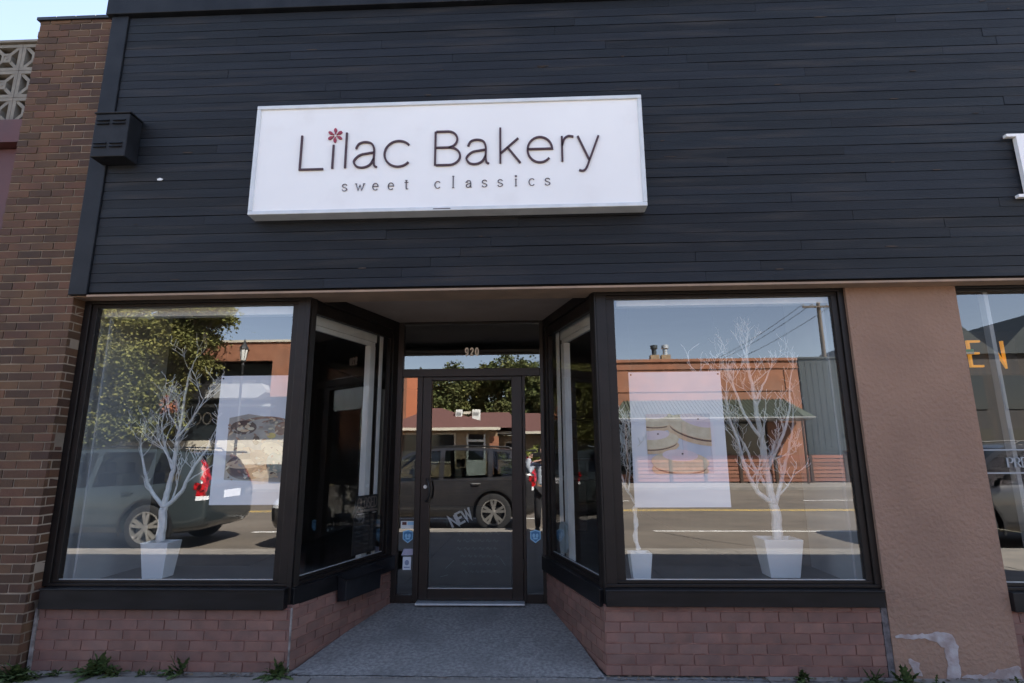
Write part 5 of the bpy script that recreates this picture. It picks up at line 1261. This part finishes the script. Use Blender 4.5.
# plank wall in front
fn = thing('plank_fence', 'low red-brown plank fence before the brick store', 'fence', (10, -23.3, 0))
b = MB()
for k in range(7): b.box(5.0, 15.3, -23.96, -23.91, .06 + k * .185, .06 + k * .185 + .150)
b.build('fence_boards', m_plank, fn)
b = MB()
for k in range(7): b.box(5.0 + k * 1.7, 5.14 + k * 1.7, -24.05, -23.87, 0, 1.36)
b.build('fence_post', m_wood, fn)
for xx in (15.4,):
    b = MB(); b.box(xx, xx + .55, -24.2, -23.8, 0, 1.45); b.box(xx - .04, xx + .59, -24.24, -23.76, 1.451, 1.54); b.build('end_pier', m_plank, fn)
# --- corrugated metal building
mt = thing('metal_building', 'dark grey corrugated metal building right of the brick store', 'building', (16, -24.4, 0))
b = MB(); b.box(13.76, 19.2, -36, -24.46, 0, 6.2)
xx = 13.76
while xx < 19.1: b.box(xx + .02, xx + .09, -24.46, -24.445, 0.02, 6.15); xx += .3
b.build('wall', m_dkmetal, mt); b = MB(); b.box(13.755, 19.25, -24.55, -24.38, 6.201, 6.29); b.build('roof_edge', m_dkmetal, mt)
b = MB(); b.box(15.6, 16.6, -24.40, -24.36, 2.3, 2.38); b.box(17.2, 18.6, -24.40, -24.36, .9, 2.4); b.build('window', m_dkwin, mt)
# --- left brick building with dark loggia and YOGA window
lb = thing('long_brick_building', 'long flat-roofed orange brick building across the street with a YOGA window', 'building', (-18, -24.5, 0))
b = MB(); wall_open(b, -40, -9.9, 0, 7.50, -24.75, -24.5, [(-30, -14.05, 0.0, 6.50), (-14.05, -10.7, 0.0, 4.55)]); b.box(-10.2, -9.9, -36, -24.76, 0, 7.5); b.box(-40, -10, -36, -35.7, 0, 7.5); b.box(-40, -10.2, -35.7, -24.8, 6.9, 7.0)
b.build('wall', m_orange, lb)
b = MB(); b.box(-40.1, -9.85, -24.85, -24.42, 7.501, 7.62); b.build('roof_coping', m_cream, lb)
b = MB(); b.box(-29.9, -10.3, -25.6, -25.5, 0, 6.49); b.build('recessed_wall', m_dkmetal, lb)
b = MB()
for k in range(10): b.box(-29.5 + k * 1.6, -28.2 + k * 1.6, -25.49, -25.46, 5.25, 5.6)
b.build('upper_window', m_grey, lb)
b = MB(); b.prism([(-30.0, 4.45), (-14.5, 4.45), (-14.06, 4.75), (-14.06, 4.9), (-14.3, 5.2), (-30.0, 5.2)], -25.45, -24.0); b.build('canopy', m_grey, lb)
b = MB(); b.box(-29.8, -14.1, -25.3, -24.7, 4.05, 4.2); b.build('canopy_rail', m_grey, lb)
b = MB(); b.box(-29.9, -12.6, -25.05, -24.7, 1.0, 2.28); b.build('cream_bulkhead', m_cream, lb)
b = MB(); b.box(-29.9, -14.06, -25.15, -24.68, 0, .99); b.build('bulkhead_base', m_stone, lb)
for k in range(6):
    xa = -19.4 - k * 1.0 if k > 2 else -17.9 + k * 1.28 - 1.3
for i, (xa, xb) in enumerate(((-22.5, -19.6), (-19.5, -16.45), (-16.35, -14.2))):
    fo = MB(); fo.box(xa, xb, -25.02, -24.94, 2.29, 2.36); fo.box(xa, xb, -25.02, -24.94, 3.96, 4.04); fo.box(xa, xa + .06, -25.02, -24.94, 2.361, 3.959); fo.box(xb - .06, xb, -25.02, -24.94, 2.361, 3.959)
    fr_ = fo.build('shop_window', m_iron, lb); box('pane', xa + .06, xb - .06, -25.0, -24.97, 2.36, 3.96, m_dkwin, fr_)
    if i == 1:
        b = MB(); word(b, 'YOGA', -18.95, -16.85, 3.15, 3.75, .075, -24.962, -24.955, gap=.25, mirror=True); b.build('window_lettering', m_cream, fr_)
# --- painted orange building behind
ob = thing('orange_building', 'tall plain orange wall of a building behind the maroon-roofed house', 'building', (-13, -38, 0))
box('wall', -17.5, -9.35, -46, -38, 0, 8.05, m_orange2, ob); box('roof_edge', -17.6, -9.3, -46.1, -37.95, 8.051, 8.15, m_stone, ob)
box('window', -12.5, -11.2, -37.99, -37.96, 2, 3.4, m_dkwin, ob)
# --- house with maroon hip roof
hs = thing('maroon_roofed_house', 'low stone house with a maroon hip roof across from the shop door', 'house', (-4.5, -30, 0))
b = MB(); wall_open(b, -9.3, -2.6, 0, 3.02, -30.25, -30, [(-9.0, -7.6, 1.15, 2.75), (-7.35, -5.25, 1.0, 2.75), (-4.3, -3.3, 0.0, 2.75)]); b.box(-9.3, -9.05, -38, -30.26, 0, 3.0); b.box(-2.599, -2.4, -36, -30.0, 0, 3.0); b.box(-9.3, -2.4, -38, -37.8, 0, 3)
wall_open(b, -2.4, 1.4, 0, 2.7, -31.4, -31.15, [(-1.9, -1.2, 1.1, 2.2)]); b.box(1.15, 1.4, -37, -31.41, 0, 2.7)
b.build('wall', m_stone, hs)
def hip(b, x0, x1, y0, y1, z0, z1, rx0, rx1, ry):
    A, B_, C_, D = (x0, y1, z0), (x1, y1, z0), (x1, y0, z0), (x0, y0, z0); P, Q = (rx0, ry, z1), (rx1, ry, z1)
    b.face([A, B_, Q, P]); b.face([B_, C_, Q]); b.face([C_, D, P, Q]); b.face([D, A, P]); b.face([A, D, C_, B_])
b = MB(); hip(b, -10.1, -2.2, -38.5, -29.3, 3.18, 4.75, -7.3, -6.6, -33); hip(b, -6.0, -.6, -37, -29.9, 3.185, 4.45, -4.0, -1.8, -33.5); hip(b, -2.9, 2.0, -38, -30.5, 2.95, 4.40, -1.4, .4, -34)
b.build('roof', m_shin, hs)
b = MB(); b.box(-10.15, -2.15, -29.34, -29.2, 3.0, 3.18); b.box(-2.95, 2.05, -30.54, -30.4, 2.78, 2.95); b.box(-10.15, -10.0, -38.5, -29.34, 3, 3.17); b.build('gutter', m_cream, hs)
for (xa, xb, za, zb_) in ((-9.0, -7.6, 1.15, 2.75), (-7.35, -5.25, 1.0, 2.75), (-1.9, -1.2, 1.1, 2.2)):
    yy = -30.1 if xa < -2 else -31.25
    f = MB(); f.box(xa - .1, xb + .1, yy, yy + .15, zb_, zb_ + .12); f.box(xa - .1, xb + .1, yy, yy + .17, za - .1, za); f.box(xa - .12, xa, yy, yy + .15, za, zb_); f.box(xb, xb + .12, yy, yy + .15, za, zb_)
    fo = f.build('window', m_cream, hs); box('pane', xa, xb, yy - .05, yy - .02, za, zb_, m_dkwin, fo)
f = MB(); f.box(-4.42, -4.3, -30.1, -29.95, 0, 2.75); f.box(-3.3, -3.18, -30.1, -29.95, 0, 2.75); f.box(-4.3, -3.3, -30.1, -29.95, 2.25, 2.40); f.box(-4.3, -3.3, -30.1, -29.95, 0, 1.1); fo = f.build('door', m_white, hs); box('pane', -4.3, -3.3, -30.18, -30.14, 1.1, 2.75, m_dkwin, fo)
b = MB(); b.box(-2.9, -2.3, -30.0, -29.8, 0, 2.6); b.build('chimney_breast', m_orange, hs)
for i, (x, wd, lab) in enumerate(((-5.15, .45, 'left pale air conditioning unit on the roof of the house'), (-3.95, .55, 'right pale air conditioning unit on the roof of the house'))):
    q = thing('rooftop_unit', lab, 'air conditioner', (x, -31.5, 3.9)); b = MB(); b.box(x - wd / 2, x + wd / 2, -31.8, -31.3, 3.75, 4.50); b.build('unit_housing', m_white, q, bevel=.03)
    box('side_panel', x - wd * .35, x + wd * .35, -31.298, -31.28, 4.1, 4.3, m_grey, q)
b = MB(); b.box(-4.85, -4.3, -31.65, -31.5, 4.2, 4.38); tag(b.build('roof_duct', m_cream), 'pale duct joining the two rooftop units of the house', 'duct')
# --- gabled buildings reflected at the far right
gb = thing('gabled_building', 'grey gabled building at the far right beyond the metal building', 'building', (26, -26, 0))
b = MB(); b.box(20.2, 40, -40, -26, 0, 6.6); b.build('wall', mat('slate_wall', (.028, .028, .03), rough=.8, col2=(.05, .042, .036), scale=1.5, stretch=(3, 1, .3)), gb)
b = MB()
for k in range(4): b.prism([(20.0 + k * 5, 6.601), (25.0 + k * 5, 6.601), (22.5 + k * 5, 8.9)], -39, -25.8)
b.build('gable_roof', m_dkmetal, gb)
b = MB()
for k in range(9): b.box(20.8 + k * 2.1, 22.0 + k * 2.1, -25.99, -25.95, 3.6, 5.4); b.box(20.8 + k * 2.1, 22.0 + k * 2.1, -25.99, -25.95, .6, 2.6)
b.build('window', m_dkwin, gb)

# ================================================================== lamp, poles, wires
lp = thing('street_lamp', 'black cast iron lantern street lamp across the street before the brick building', 'street lamp', (-14.25, -21.9, 0))
lx, ly = -14.25, -21.9
b = MB(); b.lathe([(.0, 0), (.24, 0), (.24, .12), (.15, .3), (.12, .9), (.075, 1.1), (.06, 3.5), (.05, 5.75), (.10, 5.82), (.05, 5.9), (.13, 6.05), (0, 6.06)], (lx, ly, 0), 'z', 16); b.build('lamp_post', m_iron, lp, smooth=True)
b = MB(); b.lathe([(.11, 6.06), (.185, 6.6), (.19, 6.62), (0, 6.62)], (lx, ly, 0), 'z', 8); b.build('lantern_glass', m_lantern, lp)
b = MB(); b.lathe([(.23, 6.62), (.2, 6.72), (.06, 6.92), (.05, 7.0), (.02, 7.12), (0, 7.15)], (lx, ly, 0), 'z', 8)
for k in range(4): a = R(45 + 90 * k); b.tube([(lx + .12 * math.cos(a), ly + .12 * math.sin(a), 6.06), (lx + .2 * math.cos(a), ly + .2 * math.sin(a), 6.62)], .012, 5)
b.build('lantern_cap', m_iron, lp)
def upole(x, y, h, lab, arm=1.25):
    q = thing('utility_pole', lab, 'utility pole', (x, y, 0)); b = MB(); b.tube([(x, y, 0), (x, y, h)], [.19, .13], 12); b.build('pole', m_wood_pole, q, smooth=True)
    b = MB(); b.box(x - arm, x + arm, y + .13, y + .25, h - .45, h - .32); b.build('crossarm', m_wood_pole, q)
    b = MB()
    for e in (-.92, -.4, .4, .92): b.lathe([(.03, 0), (.05, .04), (.03, .1), (.045, .14), (0, .17)], (x + arm * e, y + .19, h - .32), 'z', 8)
    b.build('insulator', m_grey, q)
upole(21.2, -36, 12.3, 'tall wooden utility pole behind the corrugated metal building'); upole(19.8, -74, 12.3, 'distant wooden utility pole far behind the brick store')
for k, (e, dz) in enumerate(((-.92, 0), (-.4, 0), (.92, 0))):
    b = MB(); P = []
    for i in range(17):
        t = i / 16; P.append((21.2 + 1.25 * e + (19.8 - 21.2) * t, -35.81 + (-74 + 36) * t, 12.15 - 1.0 * 4 * t * (1 - t)))
    b.tube(P, .02, 5)
    tag(b.build('overhead_wire', m_black), ['leftmost overhead wire between the two utility poles', 'middle overhead wire between the two utility poles', 'rightmost overhead wire between the two utility poles'][k], 'wire', 'overhead wires')
b = MB(); P = [(21.2 + (-30) * t, -35.8 - 8 * t, 9.2 - 2.0 * 4 * t * (1 - t) + 1.5 * t) for t in [i / 20 for i in range(21)]]
# ================================================================== render settings
scene.render.engine = 'CYCLES'
scene.cycles.max_bounces = 8; scene.cycles.diffuse_bounces = 4; scene.cycles.glossy_bounces = 5; scene.cycles.transparent_max_bounces = 24; scene.cycles.transmission_bounces = 4
scene.cycles.caustics_reflective = False; scene.cycles.caustics_refractive = False
scene.cycles.sample_clamp_indirect = 8.0
scene.cycles.use_denoising = True
scene.view_settings.view_transform = 'Standard'; scene.view_settings.look = 'None'; scene.view_settings.gamma = 1.0
scene.view_settings.exposure = 2.68
